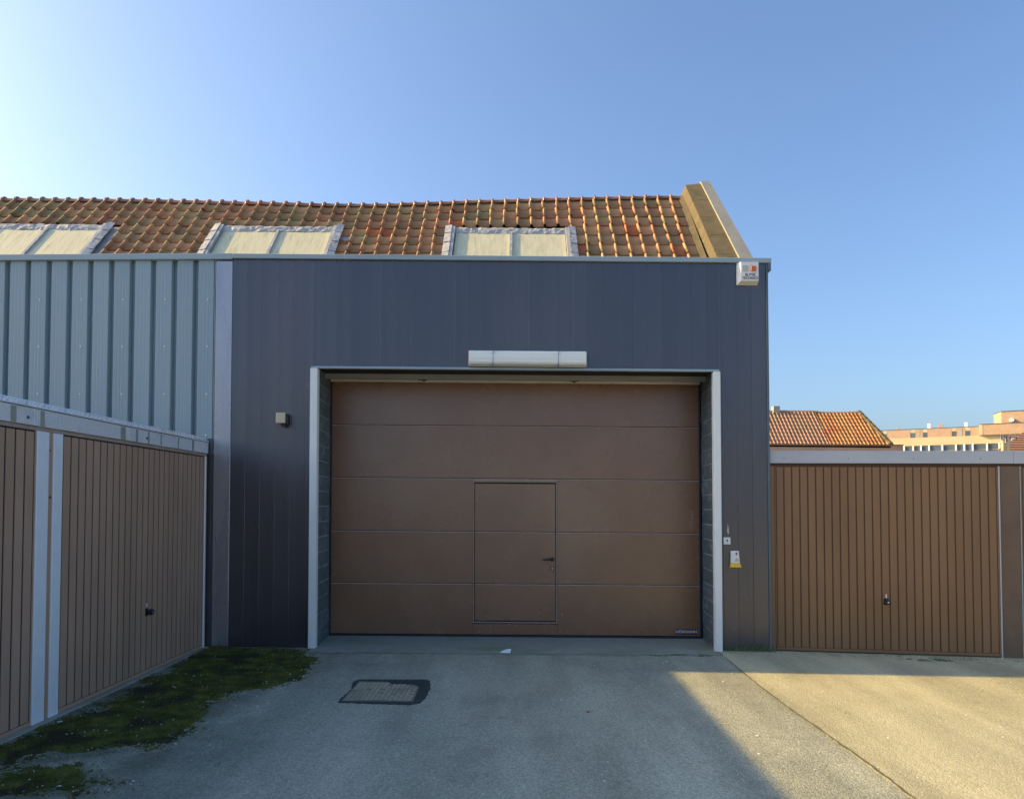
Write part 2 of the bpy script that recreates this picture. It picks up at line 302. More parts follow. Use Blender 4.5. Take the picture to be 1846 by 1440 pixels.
# ------------------------------------------------------------------ ground
g = MB(); g.box(-900, 900, -300, 1500, -0.6, -0.02); struct('ground', g, 'earth')
def sheet(mb, pts, z):
    mb.add([(x, y, z) for x, y in pts], [tuple(range(len(pts)))]); return mb
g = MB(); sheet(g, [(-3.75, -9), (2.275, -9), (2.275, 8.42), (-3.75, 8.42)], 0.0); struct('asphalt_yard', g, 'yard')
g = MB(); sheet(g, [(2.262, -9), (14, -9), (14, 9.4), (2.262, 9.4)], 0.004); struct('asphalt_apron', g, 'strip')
rs = random.Random(3)
g = MB()                                     # ragged open joint between the two layers
L = []; Rr = []
y = 8.36
while y > -2:
    x = 2.266 + 0.02 * math.sin(y * 1.7) + rs.uniform(-.006, .006); w = rs.uniform(.004, .011) * (1.25 if y < 6 else 0.8)
    L.append((x - w, y)); Rr.append((x + w, y)); y -= 0.07
for i in range(len(L) - 1): g.add([(*L[i], .008), (*L[i + 1], .008), (*Rr[i + 1], .008), (*Rr[i], .008)], [(0, 1, 2, 3)])
struct('pavement_joint', g, 'seam')
g = MB(); sheet(g, [(-2.36, 8.10), (2.30, 8.13), (2.33, 8.4), (2.40, 9.3), (-2.5, 9.3), (-2.38, 8.4)], 0.0042); struct('door_threshold', g, 'thresh')

# ------------------------------------------------------------------ main building with the sectional door
YF, YD = 8.39, 9.14
b0 = thing('clad_building', 'tall anthracite clad garage front around the wide brown sectional door', 'building', (0, YF, 0))
XL, XR = -3.352, 2.905
OL, OR_, OT = -2.40, 2.335, 3.265
N = 36; w = (XR - XL) / N
rp_ = random.Random(11)
for i in range(N):
    a = XL + i * w; c = a + w
    m = MB(); t0 = 0.0; j = rp_.uniform(-.0006, .0006)
    def slab(x0, x1, z0, z1):
        if x1 - x0 < 0.012: return
        # a board whose face bows very slightly, with rounded long edges
        f = [(x0 + .0004, YF + .03), (x0 + .0004, YF + .0022), (x0 + .003, YF + .0012 + j), (x0 + (x1 - x0) * .45, YF + .0016 + j), (x1 - .004, YF - .0006 + j), (x1 - .0008, YF + .0018), (x1 - .0008, YF + .03)]
        m.prism(f, z0, z1, 'z')
    full = [(a, min(c, OL))] if a < OL else []
    if c > OR_: full.append((max(a, OR_), c))
    for x0, x1 in full:
        if x1 > x0: slab(x0, x1, 0.03 if x0 > 0 else 0.01, 4.52)
    x0, x1 = max(a, OL), min(c, OR_)
    if x1 > x0: slab(x0, x1, OT, 4.52)
    part('panel', m, 'plank', b0)
m = MB(); m.box(XL, OL, YF + .03, YF + .12, 0, 4.5); m.box(OR_, XR, YF + .03, YF + .12, 0, 4.5); m.box(OL, OR_, YF + .03, YF + .12, OT, 4.5)
part('backing_wall', m, 'roofing', b0)
m = MB(); m.box(-3.50, 2.89, YF + .12, 10.3, 3.36, 4.47); m.box(-3.50, OL - .09, YF + .12, 10.3, 0, 3.36); m.box(OR_ + .09, 2.89, YF + .12, 10.3, 0, 3.36); m.box(OL - .09, OR_ + .09, YD + .12, 10.3, 0, 3.36)
part('building_core', m, 'render', b0)
m = MB(); m.box(2.893, 2.925, YF + .06, 10.3, 0.02, 4.52); part('side_wall', m, 'plank', b0)
m = MB(); m.box(XL + .004, 2.965, YF - .035, YF + .05, 4.525, 4.580, .004); part('parapet_trim', m, 'trim', b0)
m = MB(); m.box(2.93, 2.962, YF - .030, YF + .30, 4.43, 4.523, .004); part('parapet_end_cap', m, 'darktrim', b0)
m = MB(); m.box(2.906, 2.932, YF - .012, YF + .06, 0.02, 4.52, .003); part('corner_trim', m, 'darktrim', b0)
m = MB(); m.box(-3.50, 2.9, YF + .051, 10.3, 4.48, 4.55); part('roof', m, 'roofing', b0)
m = MB(); m.box(-3.545, XL - .002, YF - .006, YF + .04, 0.01, 4.50, .004); part('corner_post', m, 'post', b0)
m = MB(); m.box(-3.64, -3.547, YF + .002, YF + .04, 0.01, 2.408, .002); part('corner_filler', m, 'plank', b0)
m = MB(); m.box(OL - .012, OR_ + .012, YF - .03, YF + .028, OT - .026, OT, .003); part('lintel_trim', m, 'trim', b0)
for x0, x1, y1 in ((-2.417, -2.334, 0), (2.272, 2.352, 0)):
    m = MB(); m.box(x0, x1, YF - .05, YF + .045, -.01, OT - .028, .004); part('door_jamb_trim', m, 'alu', b0)
m = MB(); m.box(OL - .08, OR_ + .08, YF + .125, YD + .1, 3.262, 3.345); part('soffit', m, 'soffit', b0)
m = MB(); m.box(-2.38, 2.33, 8.80, 8.86, 3.20, 3.26, .003); part('soffit_batten', m, 'render', b0)
for bx in (-1.18, 0.70):
    m = MB(); m.box(bx - .07, bx + .07, 8.87, 8.93, 3.20, 3.262, .02); m.cyl((bx, 8.87, 3.215), (bx, 8.99, 3.215), .018); part('spring_bracket', m, 'black', b0)
# block reveals
def reveal(xa, xb, sgn):
    nblk = 18; hb = 3.262 / nblk
    for i in range(nblk):
        z0 = i * hb + .007; z1 = (i + 1) * hb - .007
        jx = rp_.uniform(-.003, .003)
        m = MB()
        t = 0.09 * sgn
        m.hexa([(xa + jx, YF + .05, z0), (xb + jx, YD - .006, z0), (xb + jx + t, YD - .006, z0), (xa + jx + t, YF + .05, z0)],
               [(xa + jx, YF + .05, z1), (xb + jx, YD - .006, z1), (xb + jx + t, YD - .006, z1), (xa + jx + t, YF + .05, z1)])
        part('block', m, 'blackwall', b0)
    t0, t1 = .006 * sgn, .085 * sgn
    m = MB(); m.hexa([(xa + t0, YF + .052, 0), (xb + t0, YD - .01, 0), (xb + t1, YD - .01, 0), (xa + t1, YF + .052, 0)],
                     [(xa + t0, YF + .052, 3.26), (xb + t0, YD - .01, 3.26), (xb + t1, YD - .01, 3.26), (xa + t1, YF + .052, 3.26)])
    part('reveal_mortar', m, 'blackmortar', b0)
reveal(-2.345, -2.385, -1); reveal(2.285, 2.325, 1)
# the sectional door
DL, DR = -2.385, 2.315
dz = [0.028, 0.668, 1.325, 1.996, 2.666, 3.262]
sd0 = part('sectional_door', MB().box(DL - .06, DR + .06, YD + .046, YD + .09, 0.0, 3.262), 'slatback', b0)
WL, WR, WB, WT = -0.560, 0.485, 0.190, 1.955
def dpanel(x0, x1, z0, z1, parent, yo=0.0, m_='browndoor'):
    m = MB(); g = .0025; c = .011
    q = [(YD + .045, z0 + g), (YD + yo + .010, z0 + g), (YD + yo, z0 + g + .006), (YD + yo, z1 - g - c), (YD + yo + .013, z1 - g), (YD + .045, z1 - g)]
    m.prism(q, x0, x1, 'x'); o = part('door_panel', m, m_, parent)
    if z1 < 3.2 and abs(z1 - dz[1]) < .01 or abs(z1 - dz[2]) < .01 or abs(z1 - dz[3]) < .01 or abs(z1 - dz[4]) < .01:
        m = MB(); m.prism([(YD - .0035, z1 - .012), (YD - .002, z1 - .001), (YD + .009, z1 + .001), (YD + .009, z1 - .012)], x0 + .004, x1 - .004, 'x'); part('joint_highlight', m, 'brownline', parent)  # pale strip paints the skylight glint on the joint's chamfer
    return o
for i in range(5):
    z0, z1 = dz[i], dz[i + 1]
    if z0 >= WT: dpanel(DL, DR, z0, z1, sd0); continue
    dpanel(DL, WL - .012, z0, z1, sd0); dpanel(WR + .012, DR, z0, z1, sd0)
    if z0 < WB: dpanel(WL - .010, WR + .010, z0, WB - .012, sd0)
    if z1 > WT + .02: dpanel(WL - .010, WR + .010, WT + .018, z1, sd0)
m = MB(); m.box(DL, DR, YD - .004, YD + .04, -.004, .026, .004); part('bottom_seal', m, 'rubber', sd0)
m = MB(); m.box(-2.372, 2.300, YD - .060, YD - .03, 3.208, 3.250, .003); part('top_rail', m, 'cream', sd0)
for x in (DL + .012, DR - .012):
    m = MB(); m.box(x - .012, x + .012, YD - .012, YD - .002, .03, 3.21, .002); part('side_seal', m, 'rubber', sd0)
wd = part('wicket_door', MB().box(WL + .002, WR - .002, YD + .036, YD + .0455, WB + .002, WT - .002), 'slatback', b0)
for z0, z1 in ((WB + .012, dz[1]), (dz[1], dz[2]), (dz[2], WT - .012)):
    m = MB(); q = [(YD + .035, z0 + .0025), (YD + .010, z0 + .0025), (YD, z0 + .009), (YD, z1 - .0135), (YD + .013, z1 - .0025), (YD + .035, z1 - .0025)]
    m.prism(q, WL + .014, WR - .014, 'x'); part('door_panel', m, 'browndoor', wd)
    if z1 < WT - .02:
        m = MB(); m.prism([(YD - .0035, z1 - .012), (YD - .002, z1 - .001), (YD + .009, z1 + .001), (YD + .009, z1 - .012)], WL + .016, WR - .016, 'x'); part('joint_highlight', m, 'brownline', wd)  # same painted highlight along the wicket's panel joints
for q in ((WL - .009, WL + .004, WB, WT), (WR - .004, WR + .009, WB, WT), (WL - .009, WR + .009, WB - .010, WB + .003), (WL - .009, WR + .009, WT - .003, WT + .010)):
    m = MB(); m.box(q[0], q[1], YD - .007, YD + .03, q[2], q[3], .002); part('frame_trim', m, 'brownline', wd)
m = MB(); m.box(WL - .02, WR + .02, YD - .016, YD + .002, WT + .0105, WT + .034, .004); part('drip_cap', m, 'brownline', wd)
m = MB(); hx, hz = 0.430, 0.985
m.cyl((hx, YD, hz), (hx, YD - .012, hz), .027, n=16); m.cyl((hx, YD - .012, hz), (hx, YD - .055, hz), .011)
pts = [(hx + .012, YD - .055, hz + .002), (hx - .05, YD - .060, hz), (hx - .125, YD - .052, hz - .006)]
for a, c_, r0, r1 in ((0, 1, .014, .012), (1, 2, .012, .008)): m.cyl(pts[a], pts[c_], r0, r1, 10)
part('lever_handle', m, 'black', wd, smooth=False)
m = MB(); m.cyl((hx, YD, hz - .108), (hx, YD - .008, hz - .108), .018, n=16); m.cyl((hx, YD, hz - .130), (hx, YD - .0082, hz - .130), .018, n=16); m.box(hx - .018, hx + .018, YD - .0079, YD, hz - .130, hz - .108)
part('lock_plate', m, 'black', wd)
m = MB(); m.cyl((hx + .001, YD - .006, hz - .110), (hx + .001, YD - .012, hz - .110), .009, n=10); m.box(hx - .004, hx + .006, YD - .0115, YD - .006, hz - .136, hz - .110)
part('lock_cylinder', m, 'chrome', wd)
m = MB(); rc = random.Random(31)
for _ in range(46):
    u = rc.random()
    if u < .3: x = rc.gauss(2.19, .03); z = rc.gauss(1.50, .07)
    elif u < .8: x = rc.uniform(-.7, .8); z = rc.uniform(.06, .30)
    else: x = rc.uniform(-2.3, 2.2); z = rc.uniform(.1, 2.9)
    r = rc.uniform(.0025, .006)
    m.add([(x - r, YD - .0006, z), (x, YD - .0006, z - r * rc.uniform(.5, 1.6)), (x + r * .8, YD - .0006, z + r * .2), (x, YD - .0009, z + r * rc.uniform(.6, 2.2))], [(0, 1, 2, 3)])
part('paint_chips', m, 'stone', sd0, kind='stuff')
# maker's sticker on the lowest panel
st = part('maker_sticker', MB().box(1.985, 2.255, YD - .004, YD + .001, .058, .120, .001), 'blue', sd0)
POS[st.name] = sh(Vector((2.12, YD - .0015, .058)))
text_mesh('sticker_lettering', 'HÖRMANN', .047, 'stickertext', (2.12, YD - .0048, .089), st, bold=.0022, sx=1.12)
st.location = POS[st.name] - POS[sd0.name]
# paint run and faint screw heads on the pillar
m = MB(); m.prism([(2.425, 1.39), (2.436, 1.345), (2.450, 1.36), (2.448, 1.41), (2.438, 1.45), (2.432, 1.475), (2.430, 1.42)], YF - .0035, YF - .0005, 'y'); part('paint_run', m, 'fascia', b0)
# algae along the foot of the pillar
rs = random.Random(5); m = MB()
def tuftmass(m, pts, zf, r0, r1, n, rs):
    for _ in range(n):
        x, y = pts(rs); r = rs.uniform(r0, r1); z = zf(x, y, rs); k = 6; h = r * rs.uniform(.35, .8); a0 = rs.random() * 6
        vs = [(x + r * math.cos(a0 + 2 * math.pi * i / k) * rs.uniform(.75, 1.2), y + r * math.sin(a0 + 2 * math.pi * i / k) * rs.uniform(.75, 1.2), z) for i in range(k)]
        vs.append((x + rs.uniform(-.3, .3) * r, y + rs.uniform(-.3, .3) * r, z + h))
        m.add(vs, [(i, (i + 1) % k, k) for i in range(k)])
for _ in range(900):
    x = rs.uniform(2.355, 2.95); hmax = .075 * (0.55 + .45 * noise.noise(Vector((x * 6, 0, 3)))) + (.02 if x > 2.5 else .0)
    z = rs.uniform(0, 1) ** 1.5 * hmax + .01; r = rs.uniform(.004, .010)
    yy = YF - .004 - (hmax - z) * .25
    m.add([(x - r, yy, z), (x + r, yy + .001, z - r * .3), (x + r * .4, yy - r * .5, z + r), (x - r * .3, yy - r * .9, z)], [(0, 1, 3), (1, 2, 3), (2, 0, 3)])
struct('wall_foot_algae', m, 'algae', 'stuff')

# ------------------------------------------------------------------ things fixed to the front
lt = thing('wall_light', 'long yellowed fluorescent batten light above the sectional door', 'light', (.11, YF, 3.27))
m = MB(); m.box(-.576, .796, YF - .055, YF - .004, 3.275, 3.458, .012); part('housing', m, 'lampbase', lt)
prof = [(-.056, 3.280), (-.095, 3.284), (-.118, 3.296), (-.128, 3.318), (-.126, 3.336), (-.129, 3.352), (-.129, 3.384), (-.126, 3.398), (-.126, 3.418), (-.112, 3.440), (-.088, 3.450), (-.056, 3.453)]
for x0, x1 in ((-.566, -.291), (-.288, .464), (.467, .786)):
    m = MB(); m.prism([(YF + a, b_) for a, b_ in prof], x0, x1, 'x'); part('diffuser', m, 'lamp', lt)
for x in (-.2895, .4655):
    m = MB(); m.box(x - .002, x + .002, YF - .132, YF - .058, 3.262, 3.452, .001); part('clip', m, 'greytext', lt)
sb = thing('alarm_siren', 'white alarm siren box with orange lens under the parapet', 'alarm', (2.69, YF, 4.28))
m = MB(); m.hexa([(2.562, YF - .004, 4.262), (2.806, YF - .004, 4.262), (2.806, YF - .004, 4.52), (2.562, YF - .004, 4.52)],
                 [(2.592, YF - .085, 4.292), (2.796, YF - .085, 4.292), (2.796, YF - .085, 4.512), (2.592, YF - .085, 4.512)])
part('siren_case', m, 'white', sb)
m = MB(); m.box(2.702, 2.766, YF - .104, YF - .084, 4.403, 4.464, .006); part('lens', m, 'orange', sb)
for i in range(6):
    m = MB(); m.box(2.612, 2.680, YF - .0875, YF - .084, 4.400 + i * .0125, 4.4028 + i * .0125); part('grille_slot', m, 'greytext', sb)
text_mesh('siren_lettering', 'BUYSE', .045, 'greytext', (2.700, YF - .0865, 4.362), sb, bold=.0008, sx=.95)
text_mesh('siren_lettering', 'TECHNICS', .045, 'greytext', (2.697, YF - .0865, 4.322), sb, bold=.0008, sx=.88)
se = thing('dusk_sensor', 'small beige sensor box left of the sectional door', 'sensor', (-2.73, YF, 2.55))
m = MB(); m.box(-2.795, -2.690, YF - .10, YF - .004, 2.588, 2.708, .005); part('sensor_case', m, 'beige', se)
m = MB(); m.box(-2.689, -2.662, YF - .075, YF - .004, 2.575, 2.70, .006); m.cyl((-2.72, YF - .055, 2.587), (-2.72, YF - .055, 2.548), .034, .026); part('sensor_eye', m, 'black', se)
ks = thing('key_switch', 'small square cream key switch beside the right jamb', 'switch', (2.42, YF, 1.23))
m = MB(); m.box(2.382, 2.462, YF - .018, YF - .003, 1.232, 1.314, .004); part('switch_plate', m, 'white', ks)
m = MB(); m.cyl((2.423, YF - .018, 1.279), (2.423, YF - .0205, 1.279), .010, n=10); m.box(2.4205, 2.4255, YF - .0204, YF - .017, 1.255, 1.279); part('keyhole', m, 'black', ks)
kp = thing('card_reader', 'white wall reader with yellow flared foot below the key switch', 'card reader', (2.51, YF, .975))
m = MB(); m.hexa([(2.458, YF - .003, 1.020), (2.562, YF - .003, 1.020), (2.562, YF - .035, 1.020), (2.458, YF - .035, 1.020)], [(2.462, YF - .003, 1.160), (2.550, YF - .003, 1.160), (2.550, YF - .035, 1.160), (2.462, YF - .035, 1.160)])
part('reader_body', m, 'white', kp)
m = MB(); m.hexa([(2.446, YF - .003, .972), (2.574, YF - .003, .972), (2.574, YF - .060, .972), (2.446, YF - .060, .972)], [(2.457, YF - .003, 1.019), (2.563, YF - .003, 1.019), (2.563, YF - .037, 1.019), (2.457, YF - .037, 1.019)])
part('reader_foot', m, 'yellow', kp)
m = MB(); m.box(2.513, 2.532, YF - .0375, YF - .034, 1.112, 1.136); m.box(2.517, 2.528, YF - .0375, YF - .034, 1.136, 1.144); part('reader_symbol', m, 'greytext', kp)
m = MB(); m.prism([(2.500, 1.040), (2.552, 1.036), (2.548, 1.066), (2.525, 1.078), (2.510, 1.060)], YF - .0372, YF - .034, 'y'); part('pink_sticker', m, mat('pink_print', (0.75, 0.42, 0.38), rough=.5), kp)

# ------------------------------------------------------------------ trapezoidal sheet wall on the left
fc = frame(-3.562, YF + .012, -1, 0.040, -1)      # s runs to the left
cw = thing('sheet_metal_wall', 'blue grey ribbed sheet metal wall rising behind the left garages', 'wall', fc(3, 0, 0))
PW = 0.2535
npan = 24
for i in range(npan):
    s0 = i * PW + .012
    # rib pan: right flank, flat with micro ribs, left flank, then recessed valley
    W0 = PW - .062; a = s0
    f = [(a - .003, -.060), (a + .003, -.001), (a + .008, .0)]
    for k in range(1, 4):
        c_ = a + W0 * (.18 + .21 * k - .10)
        f += [(c_ - .008, 0), (c_ - .004, -.0008), (c_ + .004, -.0008), (c_ + .008, 0)]
    f += [(a + W0 - .008, 0), (a + W0 - .004, -.001), (a + W0 + .010, -.060), (a + W0 + .057, -.060)]
    f = [(p[0], p[1] + 0) for p in f]
    bk = [(f[-1][0], -.064), (f[0][0], -.064)]
    m = MB(fc); m.prism(f + bk, 2.412, 4.515, 'z'); part('panel', m, 'clad', cw)
m = MB(fc); m.box(-.012, npan * PW + .05, -.18, -.066, 0.0, 4.50); part('backing_wall', m, 'roofing', cw)
m = MB(fc)
m.box(-.212, npan * PW + .05, -.10, .035, 4.515, 4.585, .004); part('parapet_trim', m, 'trim', cw)
m = MB(fc); m.box(-.004, .0035, -.03, .004, 2.42, 4.514); part('edge_trim', m, 'clad', cw)
m = MB(fc)
for i in range(0, npan, 2):
    for z in (4.05, 3.49, 2.93, 2.45):
        s0 = i * PW + .012 + .075
        m.cyl((s0, -.001, z), (s0, .007, z), .0125, .009, 8)
part('screw_heads', m, 'white', cw, kind='stuff')

# ------------------------------------------------------------------ left row of garages
XG = -3.60
lg = thing('left_garage_row', 'row of faded brown ribbed garages with galvanised posts on the left', 'garages', (XG, 4, 0))
m = MB(); m.box(-9.2, XG - .07, -.3, 8.36, 0, 2.36); part('garage_shell', m, 'render', lg)
m = MB(); m.box(-9.25, XG - .05, -.35, 8.37, 2.361, 2.385); part('flat_roof', m, 'roofing', lg)
yb = [8.372, 6.66, 5.35, 3.6, 1.8, -.35]
for i in range(5):
    m = MB(); m.box(XG - .04, XG - .002, yb[i + 1] + .002, yb[i] - .002, 2.232, 2.360, .002); part('fascia', m, 'galv', lg)
for y0, y1 in ((5.10, 5.16), (5.42, 5.47), (6.52, 6.60), (6.78, 6.82), (7.0, 7.03), (7.25, 7.27), (7.62, 7.64), (7.95, 8.0)):
    m = MB(); m.box(XG - .003, XG - .0008, y0, y1, 2.236, 2.352); part('filler_smear', m, 'thresh', lg)
for y0 in (5.28, 6.98, 3.0):
    m = MB(); m.cyl((XG - .003, y0, 2.285), (XG + .006, y0, 2.285), .012, n=8); part('bolt', m, 'greytext', lg)
m = MB(); m.box(XG - .055, XG - .018, -.35, 8.37, 2.200, 2.230, .002); part('door_head_rail', m, 'brownline', lg)
# perforated gravel guard: two strips joined by narrow bridges
for i in range(5):
    a, b_ = yb[i + 1] + .0015, yb[i] - .0015
    m = MB(); m.box(XG - .05, XG + .006, a, b_, 2.366, 2.372)
    def tilt(z): return XG + .004 - (z - 2.372) * .7
    def strip(z0, z1, ya, yb_):
        m.hexa([(tilt(z0), ya, z0), (tilt(z0), yb_, z0), (tilt(z0) - .003, yb_, z0), (tilt(z0) - .003, ya, z0)], [(tilt(z1), ya, z1), (tilt(z1), yb_, z1), (tilt(z1) - .003, yb_, z1), (tilt(z1) - .003, ya, z1)])
    strip(2.372, 2.380, a, b_); strip(2.387, 2.398, a, b_); strip(2.405, 2.416, a, b_)
    y = a
    while y < b_ - .03:
        strip(2.380, 2.387, y, y + .025); strip(2.398, 2.405, y + .03, y + .060); y += .065
    part('gravel_guard', m, 'galv', lg)
m = MB()
for i in range(2400):
    y = rs.uniform(-.3, 8.35); x = XG - .07 - rs.random() * .25; r = rs.uniform(.006, .014)
    m.add([(x - r, y - r, 2.386), (x + r, y - r, 2.386), (x, y + r, 2.386), (x, y, 2.386 + r * 1.3)], [(0, 1, 3), (1, 2, 3), (2, 0, 3)])
part('roof_gravel', m, 'roofing', lg, kind='stuff')

def slat_door(fr, s0, s1, z0, z1, n, parent, ms, mb_, groove, handle_s, handle_z, flat=.0, label=None, lockside=1):
    """up-and-over door: backing leaf, n raised slats, bottom rail and knob; fr maps (s along, d outwards, z)"""
    leaf = part('garage_door', MB(fr).box(s0, s1, -.05, -.0190, z0, z1), mb_, parent, label=label)
    pw = (s1 - s0 - .03) / n
    for i in range(n):
        a = s0 + .015 + i * pw + groove / 2; c_ = a + pw - groove
        f = [(a, -.0188), (a + .001, -.014), (c_ - .001, -.014), (c_, -.0188)]
        m = MB(fr); m.prism(f, z0 + .035, z1 - .012, 'z'); part('slat', m, ms, leaf)
    m = MB(fr); m.box(s0, s1, -.0188, -.008, z0, z0 + .030, .003); part('bottom_rail', m, ms, leaf)
    for a, c_ in ((s0, s0 + .0125), (s1 - .0125, s1)):
        m = MB(fr); m.box(a, c_, -.0188, -.012, z0 + .031, z1, .002); part('side_rail', m, ms, leaf)
    hs = handle_s; hz = handle_z
    m = MB(fr); m.box(hs - .028, hs + .028, -.0138, -.008, hz - .035, hz + .035, .004)
    m.cyl((hs, -.012, hz), (hs, .020, hz), .016, n=12); m.cyl((hs, .020, hz), (hs, .048, hz), .030, .027, 14)
    h = part('knob_handle', m, 'black', leaf)
    m = MB(fr); m.cyl((hs, .048, hz), (hs, .0505, hz), .009, n=10); part('lock_cylinder', m, 'chrome', h) if False else part('lock_cylinder', m, 'chrome', leaf)
    m = MB(fr); m.box(hs - .006, hs + .006, -.0139, -.0118, hz + .045, hz + .085); part('wear_mark', m, 'white', leaf)
    return leaf
fl = lambda s, d, z: (XG + d, s, z)           # s = distance into the scene
slat_door(fl, 5.705, 8.300, .010, 2.198, 25, lg, 'slat', 'slatback', .017, 7.05, .60, label='ribbed brown door nearest the corner')
slat_door(fl, 2.800, 5.395, .010, 2.198, 25, lg, 'slat', 'slatback', .017, 4.10, .60)
slat_door(fl, -.10, 2.490, .010, 2.198, 25, lg, 'slat', 'slatback', .017, 1.20, .60)
for ya, yb_ in ((5.592, 5.702), (5.398, 5.535), (2.690, 2.797), (2.493, 2.63), (-.21, -.103)):
    m = MB(); m.box(XG - .04, XG - .004, ya, yb_, -.02, 2.198, .003); part('steel_post', m, 'galvpost', lg)
for ya, yb_ in ((5.536, 5.591), (2.631, 2.689)):
    m = MB(); m.box(XG - .05, XG - .014, ya, yb_, 0, 2.198, .002); part('post_infill', m, 'slat', lg)
    m = MB(); m.cyl((XG - .014, ya + .03, 1.70), (XG - .008, ya + .03, 1.70), .009, n=8); m.cyl((XG - .014, ya + .02, 2.06), (XG - .009, ya + .02, 2.06), .006, n=8); part('bolt', m, 'black', lg)
m = MB(); m.box(XG - .04, XG - .004, 8.303, 8.330, -.02, 2.198, .003); part('end_post', m, 'galvpost', lg)
m = MB(); m.box(XG - .05, XG - .014, 8.331, 8.372, 0, 2.198, .003); part('end_infill', m, 'slat', lg)
m = MB(); m.box(XG - .12, XG + .05, -.3, 8.36, -.05, .009, .006); part('concrete_sill', m, 'thresh', lg)
# ------------------------------------------------------------------ right row of garages
fr_ = frame(2.935, 8.402, .9936, -.113)
rg = thing('right_garage_row', 'low warm brown ribbed garages under a grey fascia on the right', 'garages', fr_(3, 0, 0))
m = MB(fr_); m.box(.02, 8.2, -5.4, -.06, 0, 2.28); part('garage_shell', m, 'render', rg)
m = MB(fr_); m.box(.0, 8.25, -5.45, -.02, 2.281, 2.30); part('flat_roof', m, 'roofing', rg)
for a, b_ in ((.0, 2.655), (2.658, 5.40), (5.403, 8.25)):
    m = MB(fr_); m.box(a, b_, -.018, .004, 2.180, 2.324, .002); part('fascia', m, 'fascia', rg)
m = MB(fr_)
for i in range(12): m.cyl((.16 + i * .715, .004, 2.235), (.16 + i * .715, .008, 2.235), .006, n=8)
part('screw_heads', m, 'greytext', rg, kind='stuff')
m = MB(fr_); m.box(.0, 8.2, -.05, -.03, 2.150, 2.179); part('door_head_rail', m, 'slatRback', rg)
m = MB(fr_); m.box(.004, .052, -.045, -.010, .0, 2.149, .003); part('door_jamb', m, 'slatR', rg)
slat_door(fr_, .056, 2.492, .020, 2.148, 27, rg, 'slatR', 'slatRback', .015, 1.275, .60, label='ribbed brown door next to the clad building')
m = MB(fr_); m.box(2.497, 2.511, -.045, -.006, .0, 2.150, .002); part('steel_strip', m, 'fascia', rg)
m = MB(fr_); m.box(2.516, 2.722, -.045, -.012, .0, 2.150, .003); part('pillar_panel', m, 'browndirt', rg)
m = MB(fr_); m.box(2.7235, 2.730, -.045, -.006, .0, 2.150); part('steel_strip', m, 'trim', rg)
slat_door(fr_, 2.735, 5.171, .020, 2.148, 27, rg, 'slatR', 'slatRback', .015, 3.95, .60)
m = MB(fr_); m.box(5.175, 5.40, -.045, -.012, .0, 2.150, .003); part('pillar_panel', m, 'browndirt', rg)
slat_door(fr_, 5.405, 7.84, .020, 2.148, 27, rg, 'slatR', 'slatRback', .015, 6.62, .60)
m = MB(fr_); m.box(7.845, 8.2, -.045, -.012, .0, 2.150, .003); part('pillar_panel', m, 'browndirt', rg)

# ------------------------------------------------------------------ old tiled building behind
S48 = math.tan(R(48)); Y0r, Z0r = 10.75, 5.435
def zplane(y, off=0): return Z0r + S48 * (y - Y0r) + off
RX = [(-14, 6.63), (-8.6, 6.60), (-7.5, 6.60), (-6.3, 6.60), (-4.9, 6.57), (-3.97, 6.55), (-3.05, 6.525), (-2.14, 6.535), (-1.23, 6.60), (-.31, 6.665), (.61, 6.725), (1.55, 6.775), (2.7, 6.815), (4, 6.85)]
def zridge(x):
    for (xa, za), (xb, zb) in zip(RX, RX[1:]):
        if x <= xb: t = (x - xa) / (xb - xa); return za + (zb - za) * t
    return RX[-1][1]
ZB = 5.425                                   # height of the sixth course line
tb = thing('tiled_roof_building', 'old building with weathered clay pantiles and sagging ridge', 'building', (-3, 12, 0))
CW = 0.2135
rt = random.Random(21)
def tile_mesh(name, m):
    prof = [(0.0, .004), (.005, .030), (.016, .047), (.034, .048), (.047, .032), (.053, .010), (.068, .002), (.14, .000), (.19, .002), (CW + .010, .006)]
    Lg = .325; mb = MB(); n = len(prof)
    # local: x across, y up the slope (0 = lower edge), z out of the roof
    v = [(x, 0.0 + 0, z + .015) for x, z in prof] + [(x, Lg, z - .001) for x, z in prof]
    v += [(x, 0.004, z + .004) for x, z in prof]
    f = [(i, i + 1, n + i + 1, n + i) for i in range(n - 1)] + [(i + 1, i, 2 * n + i, 2 * n + i + 1) for i in range(n - 1)]
    me = bpy.data.meshes.new(name); me.from_pydata(v, [], f); me.materials.append(M_[m])
    for p in me.polygons[:n - 1]: p.use_smooth = True
    me.update(); return me
tmesh = [tile_mesh('roof_tile', 'tile'), tile_mesh('roof_tile_bright', 'tileorange')]
SKY_ = [(-8.40, -6.34), (-4.79, -2.73), (-1.16, .90)]
cols = int((2.74 + 10.2) / CW)
x0c = 2.742 - cols * CW
slope = R(48)
rotm = Matrix.Rotation(slope, 4, 'X')
pos_tb = POS[tb.name]
nt_ = 0
